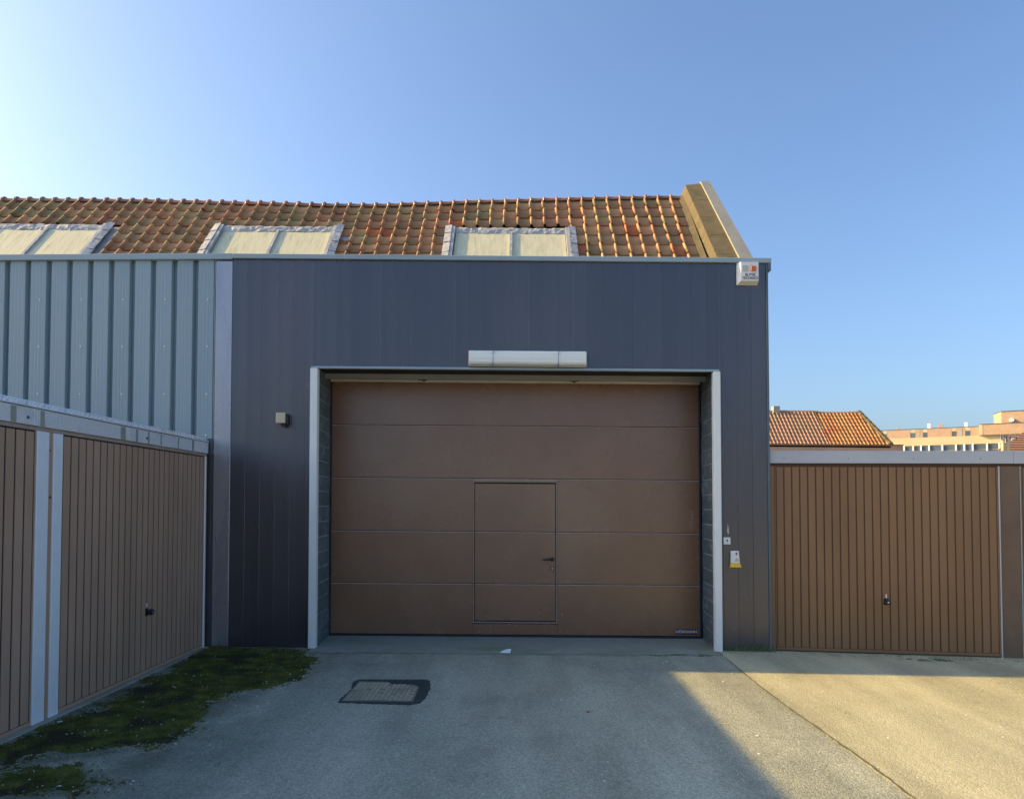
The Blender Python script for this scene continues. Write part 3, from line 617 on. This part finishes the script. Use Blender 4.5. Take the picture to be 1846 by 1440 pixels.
for c in range(cols):
    x = x0c + c * CW; xm = x + CW / 2
    zr = zridge(xm)
    du = (zr - ZB) / 6.0
    for r in range(8):
        zlow = zr - (r + 1) * du
        if r >= 3 and any(a - .02 < xm < b_ + .02 for a, b_ in SKY_): continue
        if r >= 7 : continue
        y = Y0r + (zlow - Z0r) / S48
        base = Vector((x, y, zlow)) + Vector((rt.gauss(0, .004), 0, rt.gauss(0, .004)))
        sc = du / math.sin(slope) / .30
        br = 1 if rt.random() < .018 else 0
        o = bpy.data.objects.new('roof_tile', tmesh[br]); C.objects.link(o); o.parent = tb
        mloc = Matrix.Translation(sh(base) - pos_tb) @ rotm @ Matrix.Rotation(rt.gauss(0, .016), 4, 'Z') @ Matrix.Rotation(rt.gauss(0, .014), 4, 'Y') @ Matrix.Rotation(rt.uniform(-.004, .012), 4, 'X') @ Matrix.Diagonal((1, sc, 1, 1))
        o.matrix_basis = mloc; nt_ += 1
# ridge tiles, half round with a raised collar at each joint
def ridge_mesh():
    mb = MB(); n = 9
    def ring(x, r, dz=0): return [(x, -math.cos(math.pi * i / (n - 1)) * r * 1.05, math.sin(math.pi * i / (n - 1)) * r + dz) for i in range(n)]
    rings = [ring(0, .082), ring(.012, .092, .004), ring(.040, .092, .004), ring(.046, .072), ring(CW + .02, .068)]
    v = [p for rg_ in rings for p in rg_]; f = []
    for k in range(len(rings) - 1):
        for i in range(n - 1): f.append((k * n + i, k * n + i + 1, (k + 1) * n + i + 1, (k + 1) * n + i))
    f.append(tuple(range(n)))
    me = bpy.data.meshes.new('ridge_tile'); me.from_pydata(v, [], f); me.materials.append(M_['ridge']); me.update(); return me
rme = ridge_mesh()
for c in range(cols):
    x = x0c + c * CW + .02
    z = zridge(x); y = Y0r + (z - Z0r) / S48
    o = bpy.data.objects.new('ridge_tile', rme); C.objects.link(o); o.parent = tb
    ang = math.atan2(zridge(x + CW) - zridge(x), CW)
    o.matrix_basis = Matrix.Translation(sh(Vector((x, y + .045, z + .012 + rt.uniform(-.004, .004)))) - pos_tb) @ Matrix.Rotation(-ang + rt.uniform(-.01, .01), 4, 'Y')
# roof decks and walls
m = MB()
XS = [-10.2, -7.5, -4.9, -3.05, -1.23, .61, 2.78]
for a, b_ in zip(XS, XS[1:]):
    za, zb = zridge(a) - .05, zridge(b_) - .05
    ya, yb2 = Y0r + (za + .03 - Z0r) / S48 + .02, Y0r + (zb + .03 - Z0r) / S48 + .02
    ye = 10.33; ze = zplane(ye) - .05
    m.hexa([(a, ye, ze), (b_, ye, ze), (b_, yb2, zb), (a, ya, za)], [(a, ye, ze - .06), (b_, ye, ze - .06), (b_, yb2, zb - .06), (a, ya, za - .06)])
    m.hexa([(a, ya, za), (b_, yb2, zb), (b_, yb2 + 1.7, zb - 1.87), (a, ya + 1.7, za - 1.87)], [(a, ya, za - .06), (b_, yb2, zb - .06), (b_, yb2 + 1.7, zb - 1.93), (a, ya + 1.7, za - 1.93)])
part('roof_deck', m, 'roofing', tb)
m = MB(); m.box(-10.2, 2.78, 10.36, 13.4, 0, 4.85); part('wall', m, 'brick', tb)
# rooflights
def onroof(x, z, off):
    y = Y0r + (z - Z0r) / S48
    return (x, y - math.sin(slope) * off, z + math.cos(slope) * off)
def slab_on_roof(mb, xa0, xb0, xa1, xb1, zlo, zhi, o0, o1):
    mb.hexa([onroof(xa0, zlo, o0), onroof(xb0, zlo, o0), onroof(xb1, zhi, o0), onroof(xa1, zhi, o0)],
            [onroof(xa0, zlo, o1), onroof(xb0, zlo, o1), onroof(xb1, zhi, o1), onroof(xa1, zhi, o1)])
ZLO, ZTOP = 5.17, 5.955
for a, b_ in SKY_:
    fr = MB(); slab_on_roof(fr, a + .16, b_ - .14, a + .16, b_ - .14, ZLO, ZTOP - .02, -.04, .008)
    skl = part('rooflight', fr, 'roofing', tb)
    for xa, xb in ((a - .16, a + .14), (b_ - .12, b_ + .16)):
        p = MB(); slab_on_roof(p, xa, xb, xa, xb, ZLO, ZTOP + .03, -.03, -.001 + .004); part('lead_tray', p, 'lead', skl)
    mid = (a + b_) / 2 + .02
    for xa, xb in ((a + .19, mid - .02), (mid + .02, b_ - .17)):
        p = MB(); slab_on_roof(p, xa, xb, xa, xb, ZLO, ZTOP - .075, .010, .024); part('pane', p, 'grp', skl)
    p = MB(); slab_on_roof(p, mid - .022, mid + .022, mid - .022, mid + .022, ZLO, ZTOP - .07, .012, .052); part('glazing_bar', p, 'lead', skl)
    for xa, xb in ((a + .125, a + .175), (b_ - .16, b_ - .11)):
        p = MB(); slab_on_roof(p, xa, xb, xa, xb, ZLO, ZTOP + .02, .0, .072); part('kerb', p, 'lead', skl)
    # crumpled lead apron along the top, built as a strip with folds
    p = MB(); n = 40; pv = []
    for i in range(n + 1):
        x = a + .12 + (b_ - a - .22) * i / n
        for k, (zz, oo) in enumerate(((ZTOP - .085, .028), (ZTOP - .05, .045), (ZTOP - .015, .055), (ZTOP + .03, .040))):
            nn = noise.noise(Vector((x * 9, k * 1.7, a)))
            pv.append(onroof(x, zz + .012 * nn, oo + .016 * noise.noise(Vector((x * 15, k * 2.3, a + 5)))))
    p.add(pv, [(i * 4 + k, (i + 1) * 4 + k, (i + 1) * 4 + k + 1, i * 4 + k + 1) for i in range(n) for k in range(3)])
    part('lead_apron', p, 'lead', skl, smooth=False)
    # overlapping lead soakers down both sides
    for side in (0, 1):
        z = ZLO
        while z < ZTOP - .02:
            z1 = z + .215; lo = .060 + rt.uniform(0, .008)
            if side == 0: xa, xb = a + .02, a + .124
            else: xa, xb = b_ - .109, b_ + .0
            p = MB(); zt = min(z1 + .02, ZTOP + .05)
            if side == 0: pts0 = (xa, lo - .004, xb, .076)
            else: pts0 = (xa, .076, xb, lo - .004)
            q0 = [onroof(pts0[0], z, pts0[1] + .010), onroof(pts0[2], z, pts0[3] + .010), onroof(pts0[2], zt, pts0[3]), onroof(pts0[0], zt, pts0[1])]
            q1 = [onroof(pts0[0], z, pts0[1] + .003), onroof(pts0[2], z, pts0[3] + .003), onroof(pts0[2], zt, pts0[3] - .006), onroof(pts0[0], zt, pts0[1] - .006)]
            p.hexa(q1, q0); part('lead_soaker', p, 'lead', skl); z = z1
# gable parapet with concrete copings and zinc cap
zt, zb = 6.90, 4.75
def xg(xt, xb, z): t = (7.13 - z) / (7.13 - 5.3); return xt + (xb - xt) * t
ncop = 5
gp = part('gable_parapet', MB().hexa(
    [onroof(xg(2.775, 2.775, zb), zb, -.1), onroof(3.02, zb, -.1), onroof(3.02, 6.9, -.1), onroof(2.76, 6.9, -.1)],
    [onroof(xg(2.775, 2.775, zb), zb, .03), onroof(3.02, zb, .03), onroof(3.02, 6.9, .03), onroof(2.76, 6.9, .03)]), 'coping', tb)
for i in range(ncop):
    za = zb + (zt - zb) * i / ncop + .003; zc = zb + (zt - zb) * (i + 1) / ncop - .003
    q = []
    p = MB()
    for z in (za, zc):
        q.append([onroof(xg(2.735, 2.825, z), z, .0), onroof(xg(2.79, 2.872, z), z, .205), onroof(xg(3.05, 3.165, z), z, .235), onroof(xg(3.05, 3.165, z), z, .0)])
    p.hexa(q[0], q[1]); part('coping_stone', p, 'coping', gp)
for za, zc in ((4.75, 5.40), (5.403, 6.925)):
    p = MB(); q = []
    for z in (za, zc): q.append([onroof(xg(3.03, 3.150, z), z, .15), onroof(xg(3.035, 3.150, z), z, .262), onroof(xg(3.180, 3.340, z), z, .262), onroof(xg(3.180, 3.340, z), z, .02)])
    p.hexa(q[0], q[1]); part('zinc_cap', p, 'zinc', gp)
yr = Y0r + (6.9 - Z0r) / S48
p = MB(); p.prism([(10.42, 0), (10.42, 5.0), (yr - .12, 6.87), (yr + .12, 6.87), (13.7, 5.1), (13.7, 0)], 2.80, 3.05, 'x'); part('gable_wall', p, 'brick', tb)
# mortar fillet under the coping
p = MB(); p.hexa([onroof(2.70, 4.9, .0), onroof(2.80, 4.9, .0), onroof(2.80, 4.9, .07), onroof(2.72, 4.9, .028)], [onroof(2.69, 6.85, .0), onroof(2.78, 6.85, .0), onroof(2.78, 6.85, .07), onroof(2.70, 6.85, .028)])
part('mortar_fillet', p, 'coping', tb)

# ------------------------------------------------------------------ moss on the asphalt
def inpoly(x, y, P):
    c = False; n = len(P); j = n - 1
    for i in range(n):
        if (P[i][1] > y) != (P[j][1] > y) and x < (P[j][0] - P[i][0]) * (y - P[i][1]) / (P[j][1] - P[i][1]) + P[i][0]: c = not c
        j = i
    return c
def dist(x, y, P):
    d = 9
    for i in range(len(P)):
        ax, ay = P[i - 1]; bx, by = P[i]; L2 = (bx - ax) ** 2 + (by - ay) ** 2
        t = max(0, min(1, ((x - ax) * (bx - ax) + (y - ay) * (by - ay)) / L2)); d = min(d, math.hypot(x - ax - t * (bx - ax), y - ay - t * (by - ay)))
    return d
P1 = [(-3.60, 8.37), (-2.95, 8.37), (-2.40, 8.22), (-2.12, 7.75), (-2.02, 7.15), (-2.2, 6.54), (-2.48, 6.36), (-2.6, 6.09), (-2.42, 5.46), (-2.5, 4.95), (-2.99, 4.88), (-3.33, 4.68), (-3.58, 4.2), (-3.59, 5.0), (-3.44, 5.5), (-3.43, 6.1), (-3.47, 6.9), (-3.49, 7.66), (-3.56, 8.2)]
P2 = [(-3.5, 3.7), (-3.45, 4.35), (-3.14, 4.45), (-2.95, 4.56), (-2.62, 4.60), (-2.52, 4.42), (-2.7, 4.2), (-2.95, 4.05)]
rm = random.Random(9)
def mosscover(x, y):
    best = -1
    for P, k in ((P1, 1.0), (P2, .55)):
        ins = inpoly(x, y, P); d = dist(x, y, P)
        s = (d if ins else -d)
        best = max(best, min(s / .22, 1.0) * k)
    return best + .75 * noise.noise(Vector((x * 3.1, y * 3.1, .5))) - .08 + .45 * noise.noise(Vector((x * 11, y * 11, 2.5))) + .40 * noise.noise(Vector((x * 34, y * 34, 4.5)))
m = MB(); g_ = .013; vid = {}; hh = {}
nx = int(1.7 / g_); ny = int(4.9 / g_)
for i in range(nx + 1):
    for j in range(ny + 1):
        x = -3.59 + i * g_; y = 3.5 + j * g_
        if y > 8.38: continue
        c = mosscover(x, y); c += rm.gauss(0, .20) * (1 if c < .5 else .3)
        if c > -.35:
            hh[i, j] = (x + rm.uniform(-.004, .004), y + rm.uniform(-.004, .004), min(.009, max(0, c * .008)) + .0006 + rm.uniform(-.0005, .003) * (1 if c > .3 else .25), c)
vs = []; fs = []
for k, v in hh.items():
    if v[3] > .02 or any((k[0] + a, k[1] + b_) in hh and hh[k[0] + a, k[1] + b_][3] > .02 for a in (-1, 0, 1) for b_ in (-1, 0, 1)):
        vid[k] = len(vs); z = v[2] if v[3] > .02 else -.002; vs.append((v[0], v[1], z))
for (i, j) in vid:
    q = [(i, j), (i + 1, j), (i + 1, j + 1), (i, j + 1)]
    if all(k in vid for k in q): fs.append(tuple(vid[k] for k in q))
m.add(vs, fs)
keys = [k for k in hh]
nb = 0
while nb < 22000:                             # short upright sprigs
    k = keys[rm.randrange(len(keys))]; v = hh[k]
    if v[3] < rm.uniform(-.45, .35): continue
    x, y, z = v[0] + rm.uniform(-.01, .01), v[1] + rm.uniform(-.01, .01), max(0, v[2] if v[3] > .02 else 0) - .001
    a = rm.random() * 6.28; h = rm.uniform(.005, .014) * (1 if v[3] > .2 else .55); r = rm.uniform(.003, .007)
    m.add([(x + r * math.cos(a), y + r * math.sin(a), z), (x + r * math.cos(a + 2.1), y + r * math.sin(a + 2.1), z), (x + r * math.cos(a + 4.2), y + r * math.sin(a + 4.2), z), (x + rm.uniform(-.004, .004), y + rm.uniform(-.004, .004), z + h)], [(0, 1, 3), (1, 2, 3), (2, 0, 3)])
    nb += 1
struct('moss', m, 'moss', 'stuff')
# grit of moss crumbs along the thresholds
m = MB()
def crumb(x, y, z, r):
    m.add([(x - r, y - r * .6, z), (x + r, y - r * .5, z), (x + r * .2, y + r, z), (x, y, z + r * .8)], [(0, 1, 3), (1, 2, 3), (2, 0, 3)])
for _ in range(4200):
    t = rm.random()
    if t < .12: x = rm.uniform(-2.5, -1.7); y = 8.28 + rm.gauss(0, .12); z = .001
    elif t < .50:
        x = rm.uniform(-3.5, -1.7); y = rm.uniform(3.7, 8.3); z = .001
        if not -.75 < mosscover(x, y) < .1 or rm.random() < -mosscover(x, y) : continue
    elif t < .65: x = rm.uniform(2.3, 5.6); y = fr_((x - 2.93), 0, 0)[1] - abs(rm.gauss(0, .13)) - .02; z = .005
    elif t < .8: x = 1.9 + rm.gauss(0, .25); y = 8.12 + rm.gauss(0, .03); z = .005; x = min(x, 2.25)
    else: x = 4.55 + rm.gauss(0, .16); y = 7.98 + rm.gauss(0, .035); z = .005
    if y > 8.38 : continue
    if noise.noise(Vector((x * 7, y * 7, 1))) < -.05: continue
    crumb(x, y, z, rm.uniform(.003, .009))
struct('moss_crumbs', m, 'algae', 'stuff')
# pale chips scattered over the yard
m = MB()
for _ in range(520):
    u = rm.random()
    if u < .45: x = rm.uniform(-3.4, -2.0); y = rm.uniform(4.0, 8.3)
    elif u < .8: x = rm.uniform(-2.0, 2.2); y = 3.6 + 4.6 * rm.random() ** .8
    else: x = rm.uniform(2.3, 6); y = rm.uniform(4, 8.1)
    z = (.010 if u < .45 and mosscover(x, y) > 0 else 0) + (.004 if x > 2.26 else 0)
    r = rm.uniform(.0025, .006) if rm.random() < .9 else rm.uniform(.007, .012)
    a = rm.random() * 6; e = rm.uniform(.4, 1)
    vs = [(x + r * math.cos(a + q * 1.2566), y + r * e * math.sin(a + q * 1.2566), z) for q in range(5)]
    vs += [(p[0] * .9 + x * .1, p[1] * .9 + y * .1, z + .0035) for p in vs]
    m.add(vs, [(5, 6, 7, 8, 9)] + [(q, (q + 1) % 5, 5 + (q + 1) % 5, 5 + q) for q in range(5)])
struct('stone_chips', m, 'stone', 'stuff')

# ------------------------------------------------------------------ small things on the ground
mh = thing('manhole_cover', 'worn ribbed manhole cover framed by dark patched asphalt', 'manhole', (-1.18, 6.47, 0))
rs = random.Random(4)
outer = [(-1.545, 6.80), (-1.52, 6.90), (-1.30, 6.905), (-.875, 6.915), (-.83, 6.86), (-.795, 6.61), (-.80, 6.25), (-.83, 6.11), (-.90, 6.055), (-1.20, 6.075), (-1.51, 6.105), (-1.525, 6.20), (-1.50, 6.5)]
pts = []
for i in range(len(outer)):
    ax, ay = outer[i]; bx, by = outer[(i + 1) % len(outer)]; k = max(1, int(math.hypot(bx - ax, by - ay) / .018))
    for q in range(k): pts.append((ax + (bx - ax) * q / k + rs.uniform(-.007, .007), ay + (by - ay) * q / k + rs.uniform(-.007, .007)))
n = len(pts); cxy = (-1.17, 6.48)
m = MB(); m.add([(x, y, .001) for x, y in pts] + [(x * .985 + cxy[0] * .015, y * .985 + cxy[1] * .015, .007) for x, y in pts] + [(*cxy, .007)],
                [(i, (i + 1) % n, n + (i + 1) % n, n + i) for i in range(n)] + [(n + i, n + (i + 1) % n, 2 * n) for i in range(n)])
part('asphalt_patch', m, 'patch', mh)
plate = [(-1.488, 6.135), (-.888, 6.135), (-.902, 6.60), (-.935, 6.665), (-1.00, 6.70), (-1.16, 6.69), (-1.18, 6.745), (-1.23, 6.79), (-1.485, 6.80)]
m = MB(); m.prism(plate, .002, .011, 'z'); part('cover_plate', m, 'iron', mh)
m = MB()
for i in range(15):
    for j in range(12):
        x = -1.468 + i * .0405; y = 6.160 + j * .054
        if not inpoly(x, y, plate) or not inpoly(x + .04, y + .045, plate) or rs.random() < .04: continue
        if (i + j) % 2: m.box(x, x + .031, y, y + .008, .010, .0155); m.box(x, x + .031, y + .014, y + .022, .010, .0155); m.box(x, x + .031, y + .028, y + .036, .010, .0155)
        else: m.box(x, x + .007, y, y + .044, .010, .0155); m.box(x + .012, x + .019, y, y + .044, .010, .0155); m.box(x + .024, x + .031, y, y + .044, .010, .0155)
part('cover_ribs', m, 'ironbar', mh, kind='stuff')
m = MB(); q = [(-.20, 8.150), (-.16, 8.205), (-.115, 8.235), (-.085, 8.228), (-.095, 8.140), (-.14, 8.143)]
m.add([(x * 1.15 + .02, y, .008 + (y - 8.14) * .30) for i, (x, y) in enumerate(q)] + [(x * 1.15 + .02, y, .0095 + (y - 8.14) * .30) for i, (x, y) in enumerate(q)],
      [(0, 1, 2, 3, 4, 5), (11, 10, 9, 8, 7, 6)] + [(i, (i + 1) % 6, 6 + (i + 1) % 6, 6 + i) for i in range(6)])
solo('paper_scrap', m, 'paper', 'pale torn scrap lying in front of the sectional door', 'litter')
m = MB(); m.add([(.545, 5.88, .004), (.560, 5.90, .012), (.585, 5.888, .006), (.578, 5.872, .003), (.560, 5.885, .002)], [(0, 4, 1), (1, 4, 2), (2, 4, 3)])
solo('dry_leaf', m, 'leaf', 'single dry brown leaf on the grey asphalt', 'leaf')
m = MB(); rl = random.Random(77)
for _ in range(90):
    if rl.random() < .6: x = -3.53 + abs(rl.gauss(0, .05)); y = rl.uniform(4.2, 8.3)
    else: x = rl.uniform(-3.5, -2.4); y = 8.33 - abs(rl.gauss(0, .04))
    a = rl.random() * 6.28; L_ = rl.uniform(.012, .03); W_ = L_ * rl.uniform(.25, .5); z = rl.uniform(.008, .014); ca, sa = math.cos(a), math.sin(a)
    P = [(-L_, 0, 0), (0, -W_, .003), (L_, 0, .002), (0, W_, .004), (0, 0, .007)]
    m.add([(x + p[0] * ca - p[1] * sa, y + p[0] * sa + p[1] * ca, z + p[2]) for p in P], [(0, 1, 4), (1, 2, 4), (2, 3, 4), (3, 0, 4)])
struct('dead_leaves', m, 'leaf', 'stuff')
m = MB(); m.cyl((-3.47, 5.51, .0), (-3.47, 5.51, .008), .021, .018, 12); solo('bottle_cap', m, 'white', 'white cap lying at the foot of the galvanised posts', 'litter')

# ------------------------------------------------------------------ house with orange pantiles beyond the right garages
hs_ = thing('pantile_house', 'low house with orange pantiles and a lichen covered right end', 'house', (16, 42, 0))
m = MB(); m.box(6, 22.40, 41.9, 46.4, 0, 5.27); part('wall', m, 'brick', hs_)
ER, EY, EZ = 44.15, 42.0, 5.36
def hroof(x, t, off=0): return (x, EY - .12 + (ER - EY + .12) * t - off * .7, EZ - .10 + (7.50 - EZ + .10) * t + off * .7)
def sagh(x): return .05 * noise.noise(Vector((x * .5, 1, 1))) - (.05 if x > 18.1 else 0)
def house_tiles(x0, x1, m):
    mb = MB(); cw_ = .222; x = x0; prof = [(0, .0), (.012, .04), (.04, .06), (.075, .04), (.095, .008), (.16, .0), (.226, .006)]
    while x < x1 - .05:
        for r in range(9):
            t0 = r / 9; t1 = (r + 1.08) / 9
            xlim = 21.75 + (20.95 - 21.75) * t0
            if x > xlim - .15: continue
            a = [tuple(Vector(hroof(x + px, t0, pz + .03)) + Vector((0, 0, sagh(x) * t0))) for px, pz in prof]
            b_ = [tuple(Vector(hroof(x + px, min(t1, 1.0), pz)) + Vector((0, 0, sagh(x) * t1))) for px, pz in prof]
            c_ = [tuple(Vector(hroof(x + px, t0, pz - .01)) + Vector((0, 0, sagh(x) * t0))) for px, pz in prof]
            n = len(prof)
            mb.add(a + b_ + c_, [(i, i + 1, n + i + 1, n + i) for i in range(n - 1)] + [(i + 1, i, 2 * n + i, 2 * n + i + 1) for i in range(n - 1)])
        x += cw_
    return mb
part('roof_tiles', house_tiles(8.0, 18.15, 0), 'houseTile', hs_, kind='stuff')
part('lichened_tiles', house_tiles(18.15, 21.7, 0), 'houseLichen', hs_, kind='stuff')
m = MB(); m.hexa([(6, EY - .1, EZ - .14), (21.7, EY - .1, EZ - .14), (20.85, ER, 7.40), (6, ER, 7.40)], [(6, EY - .1, EZ - .24), (21.7, EY - .1, EZ - .24), (20.85, ER, 7.30), (6, ER, 7.30)])
m.hexa([(6, ER, 7.40), (20.85, ER, 7.40), (21.7, 46.3, EZ - .14), (6, 46.3, EZ - .14)], [(6, ER, 7.30), (20.85, ER, 7.30), (21.7, 46.3, EZ - .24), (6, 46.3, EZ - .24)])
m.add([(20.86, ER, 7.42), (21.75, EY - .08, EZ - .13), (21.75, 46.3, EZ - .13)], [(0, 1, 2)])
part('roof_deck', m, 'houseTile', hs_)
m = MB()
for x in [8 + .36 * i for i in range(36)]:
    m.prism([(ER - .13, 7.42 + sagh(x)), (ER - .08, 7.52 + sagh(x)), (ER, 7.56 + sagh(x)), (ER + .08, 7.52 + sagh(x)), (ER + .13, 7.42 + sagh(x))], x, x + .345, 'x')
part('ridge_tiles', m, 'houseTile', hs_, kind='stuff')
m = MB()
for i in range(8):
    t0, t1 = i / 8, (i + .96) / 8
    P = lambda t, dx, o: (20.92 + (21.72 - 20.92) * (1 - t) + dx, EY - .12 + (ER - EY + .12) * t - o * .5, EZ - .06 + (7.50 - EZ + .06) * t + o)
    m.hexa([P(t0, -.17, 0), P(t0, .15, -.05), P(t1, .15, -.05), P(t1, -.17, 0)], [P(t0, -.08, .12), P(t0, .08, .11), P(t1, .08, .10), P(t1, -.08, .10)])
part('hip_tiles', m, 'coping', hs_, kind='stuff')
m = MB(); m.box(6, 22.43, 41.80, 41.93, 5.271, 5.31, .01); part('wall_coping', m, 'coping', hs_)
m = MB(); m.box(15.62, 16.02, ER - .2, ER + .2, 7.35, 7.80, .02); part('chimney_pot', m, 'zinc', hs_)

# ------------------------------------------------------------------ hipped brown roof and vent pipes at the right edge
nh = thing('brown_roof_house', 'house corner with brown plain tiled roof at the right edge', 'house', (24, 32, 0))
m = MB()
for r in range(16):
    t0 = r / 16; t1 = (r + 1.1) / 16; z0 = 4.06 + t0 * 1.9; z1 = 4.06 + t1 * 1.9; xa0 = 21.05 + t0 * 4.2; xa1 = 21.05 + t1 * 4.2; y0 = 32 + t0 * 2.6; y1 = 32 + t1 * 2.6
    m.hexa([(xa0, y0 - .03, z0 + .03), (33, y0 - .03, z0 + .03), (33, y1, z1), (xa1, y1, z1)], [(xa0, y0, z0), (33, y0, z0), (33, y1 + .02, z1 - .03), (xa1, y1 + .02, z1 - .03)])
part('roof_tiles', m, 'brownroof', nh, kind='stuff')
m = MB(); m.add([(21.06, 32.01, 4.03), (33, 32.01, 4.03), (33, 34.62, 5.9), (25.25, 34.62, 5.9), (26.0, 38, 4.03), (33, 38, 4.03)], [(0, 1, 2, 3), (0, 3, 4), (3, 2, 5, 4)]); part('roof_deck', m, 'brownroof', nh)
m = MB(); m.prism([(21.5, 32.3), (33, 32.3), (33, 37.8), (26.0, 37.8)], 0, 4.03, 'z'); part('wall', m, 'brick', nh)
for x, h in ((21.42, 4.72), (21.66, 4.62)):
    m = MB(); m.cyl((x, 31.8, 0), (x, 31.8, h), .075, n=12); m.cyl((x, 31.8, h), (x, 31.8, h + .12), .10, .06); part('vent_pipe', m, 'sandstone', nh)
m = MB(); m.cyl((21.55, 31.75, 4.6), (21.55, 31.75, 4.86), .02); m.cyl((21.3, 31.75, 4.80), (22.0, 31.75, 4.80), .015)
for x in (21.32, 21.45, 21.72, 21.98): m.cyl((x, 31.75, 4.68), (x, 31.75, 4.93), .022)
part('aerial', m, 'greytext', nh)

# ------------------------------------------------------------------ long block of flats far behind
ff = frame(81.243, 161.0, .846994, -.531602)
fb = thing('long_brick_block', 'long far brick building with sand coloured band and window rows', 'building', ff(18, 0, 0))
XB0, XB1 = -14, 60
m = MB(ff); m.box(XB0, XB1, -14, -.05, 0, 18.6); part('core', m, 'brickfar', fb)
m = MB(ff); m.box(XB0, XB1, -.05, .10, 15.10, 16.85); part('concrete_band', m, 'sandstone', fb)
m = MB(ff); m.box(XB0, XB1, -.05, .10, 11.2, 12.6); part('concrete_band', m, 'sandstone', fb)
# top storey brick piers between window slots
slots = [(.35, 1.2), (5.75, 6.75), (8.15, 9.05), (13.55, 14.45), (16.0, 16.95)]
e = XB0
for a, b_ in slots + [(19.1, 19.1)]:
    m = MB(ff); m.box(e, a, -.05, .04, 16.851, 18.70); part('brick_panel', m, 'brickfar', fb) if a - e > .1 else None
    e = b_
for a, b_ in slots:
    wq = part('window', MB(ff).box(a, b_, -.045, .0, 16.86, 17.95), 'glass', fb)
    m = MB(ff); m.box(a + .06, b_ - .04, -.045, .03, 17.951, 18.60); part('window_head', m, 'sandstone', wq)
for a, b_ in ((7.1, 7.6), (14.95, 15.45)):
    m = MB(ff); m.box(a, b_, .041, .08, 16.9, 18.55); part('louvre', m, 'render', fb)
m = MB(ff); m.box(XB0, 19.1, -.3, .09, 18.70, 18.82); part('roof_edge', m, 'greytext', fb)
m = MB(ff); m.box(18.6, XB1, -8, .9, 16.851, 19.05); part('raised_wing', m, 'brickfar', fb)
m = MB(ff); m.box(18.58, 19.1, .901, .95, 16.86, 19.03); m.box(18.5, 18.598, -2, .9, 16.86, 19.03); part('wing_return', m, 'sandstone', fb)
m = MB(ff); m.box(18.55, XB1, -8, 1.0, 19.05, 19.16); part('wing_roof_edge', m, 'greytext', fb)
m = MB(ff); m.hexa([(21.2, -4, 19.16), (22.4, .2, 19.16), (60, .2, 19.16), (60, -8, 19.16)], [(21.2, -4, 21.60), (22.4, .2, 21.60), (60, .2, 21.60), (60, -8, 21.60)]); part('stair_tower', m, 'brickfar', fb)
m = MB(ff); m.hexa([(21.1, -4, 21.6), (22.35, .3, 21.6), (60, .3, 21.6), (60, -8, 21.6)], [(21.1, -4, 21.72), (22.35, .3, 21.72), (60, .3, 21.72), (60, -8, 21.72)]); part('tower_roof_edge', m, 'greytext', fb)
mul = [-11, -9.5, -8, -5.5, -3, -1.6, 0, 2.2, 4.4, 6.14, 7.62, 9.15, 11.64, 14.14, 15.65, 17.14, 19.69, 21.82, 24.2, 26.6, 29, 31.5, 34, 36.5]
for a, b_ in zip(mul, mul[1:]):
    wq = part('window', MB(ff).box(a + .28, b_, -.048, -.01, 12.7, 15.09), 'glass', fb)
    if 4 < a < 24:
        m = MB(ff); m.box(a + .28, b_, -.0095, .02, 13.85, 13.92); part('transom', m, 'render', wq)
for a in mul:
    m = MB(ff); m.box(a, a + .28, -.05, .35, 12.6, 15.099); part('mullion', m, 'alu', fb)
for s, wd_, h, mm in ((3.0, .5, .55, 'brick'), (9.0, .6, 1.2, 'white'), (11.0, .7, .8, 'brick'), (11.8, .2, .9, 'render'), (15.9, .55, 1.1, 'white')):
    m = MB(ff); m.box(s, s + wd_, -1.6, -1.0, 18.55, 18.75 + h, .03); part('roof_vent', m, mm, fb)
m = MB(ff); m.cyl((24.2, .25, 19.75), (24.2, .75, 19.75), .45, .35, 14); part('wall_lamp', m, 'white', fb)
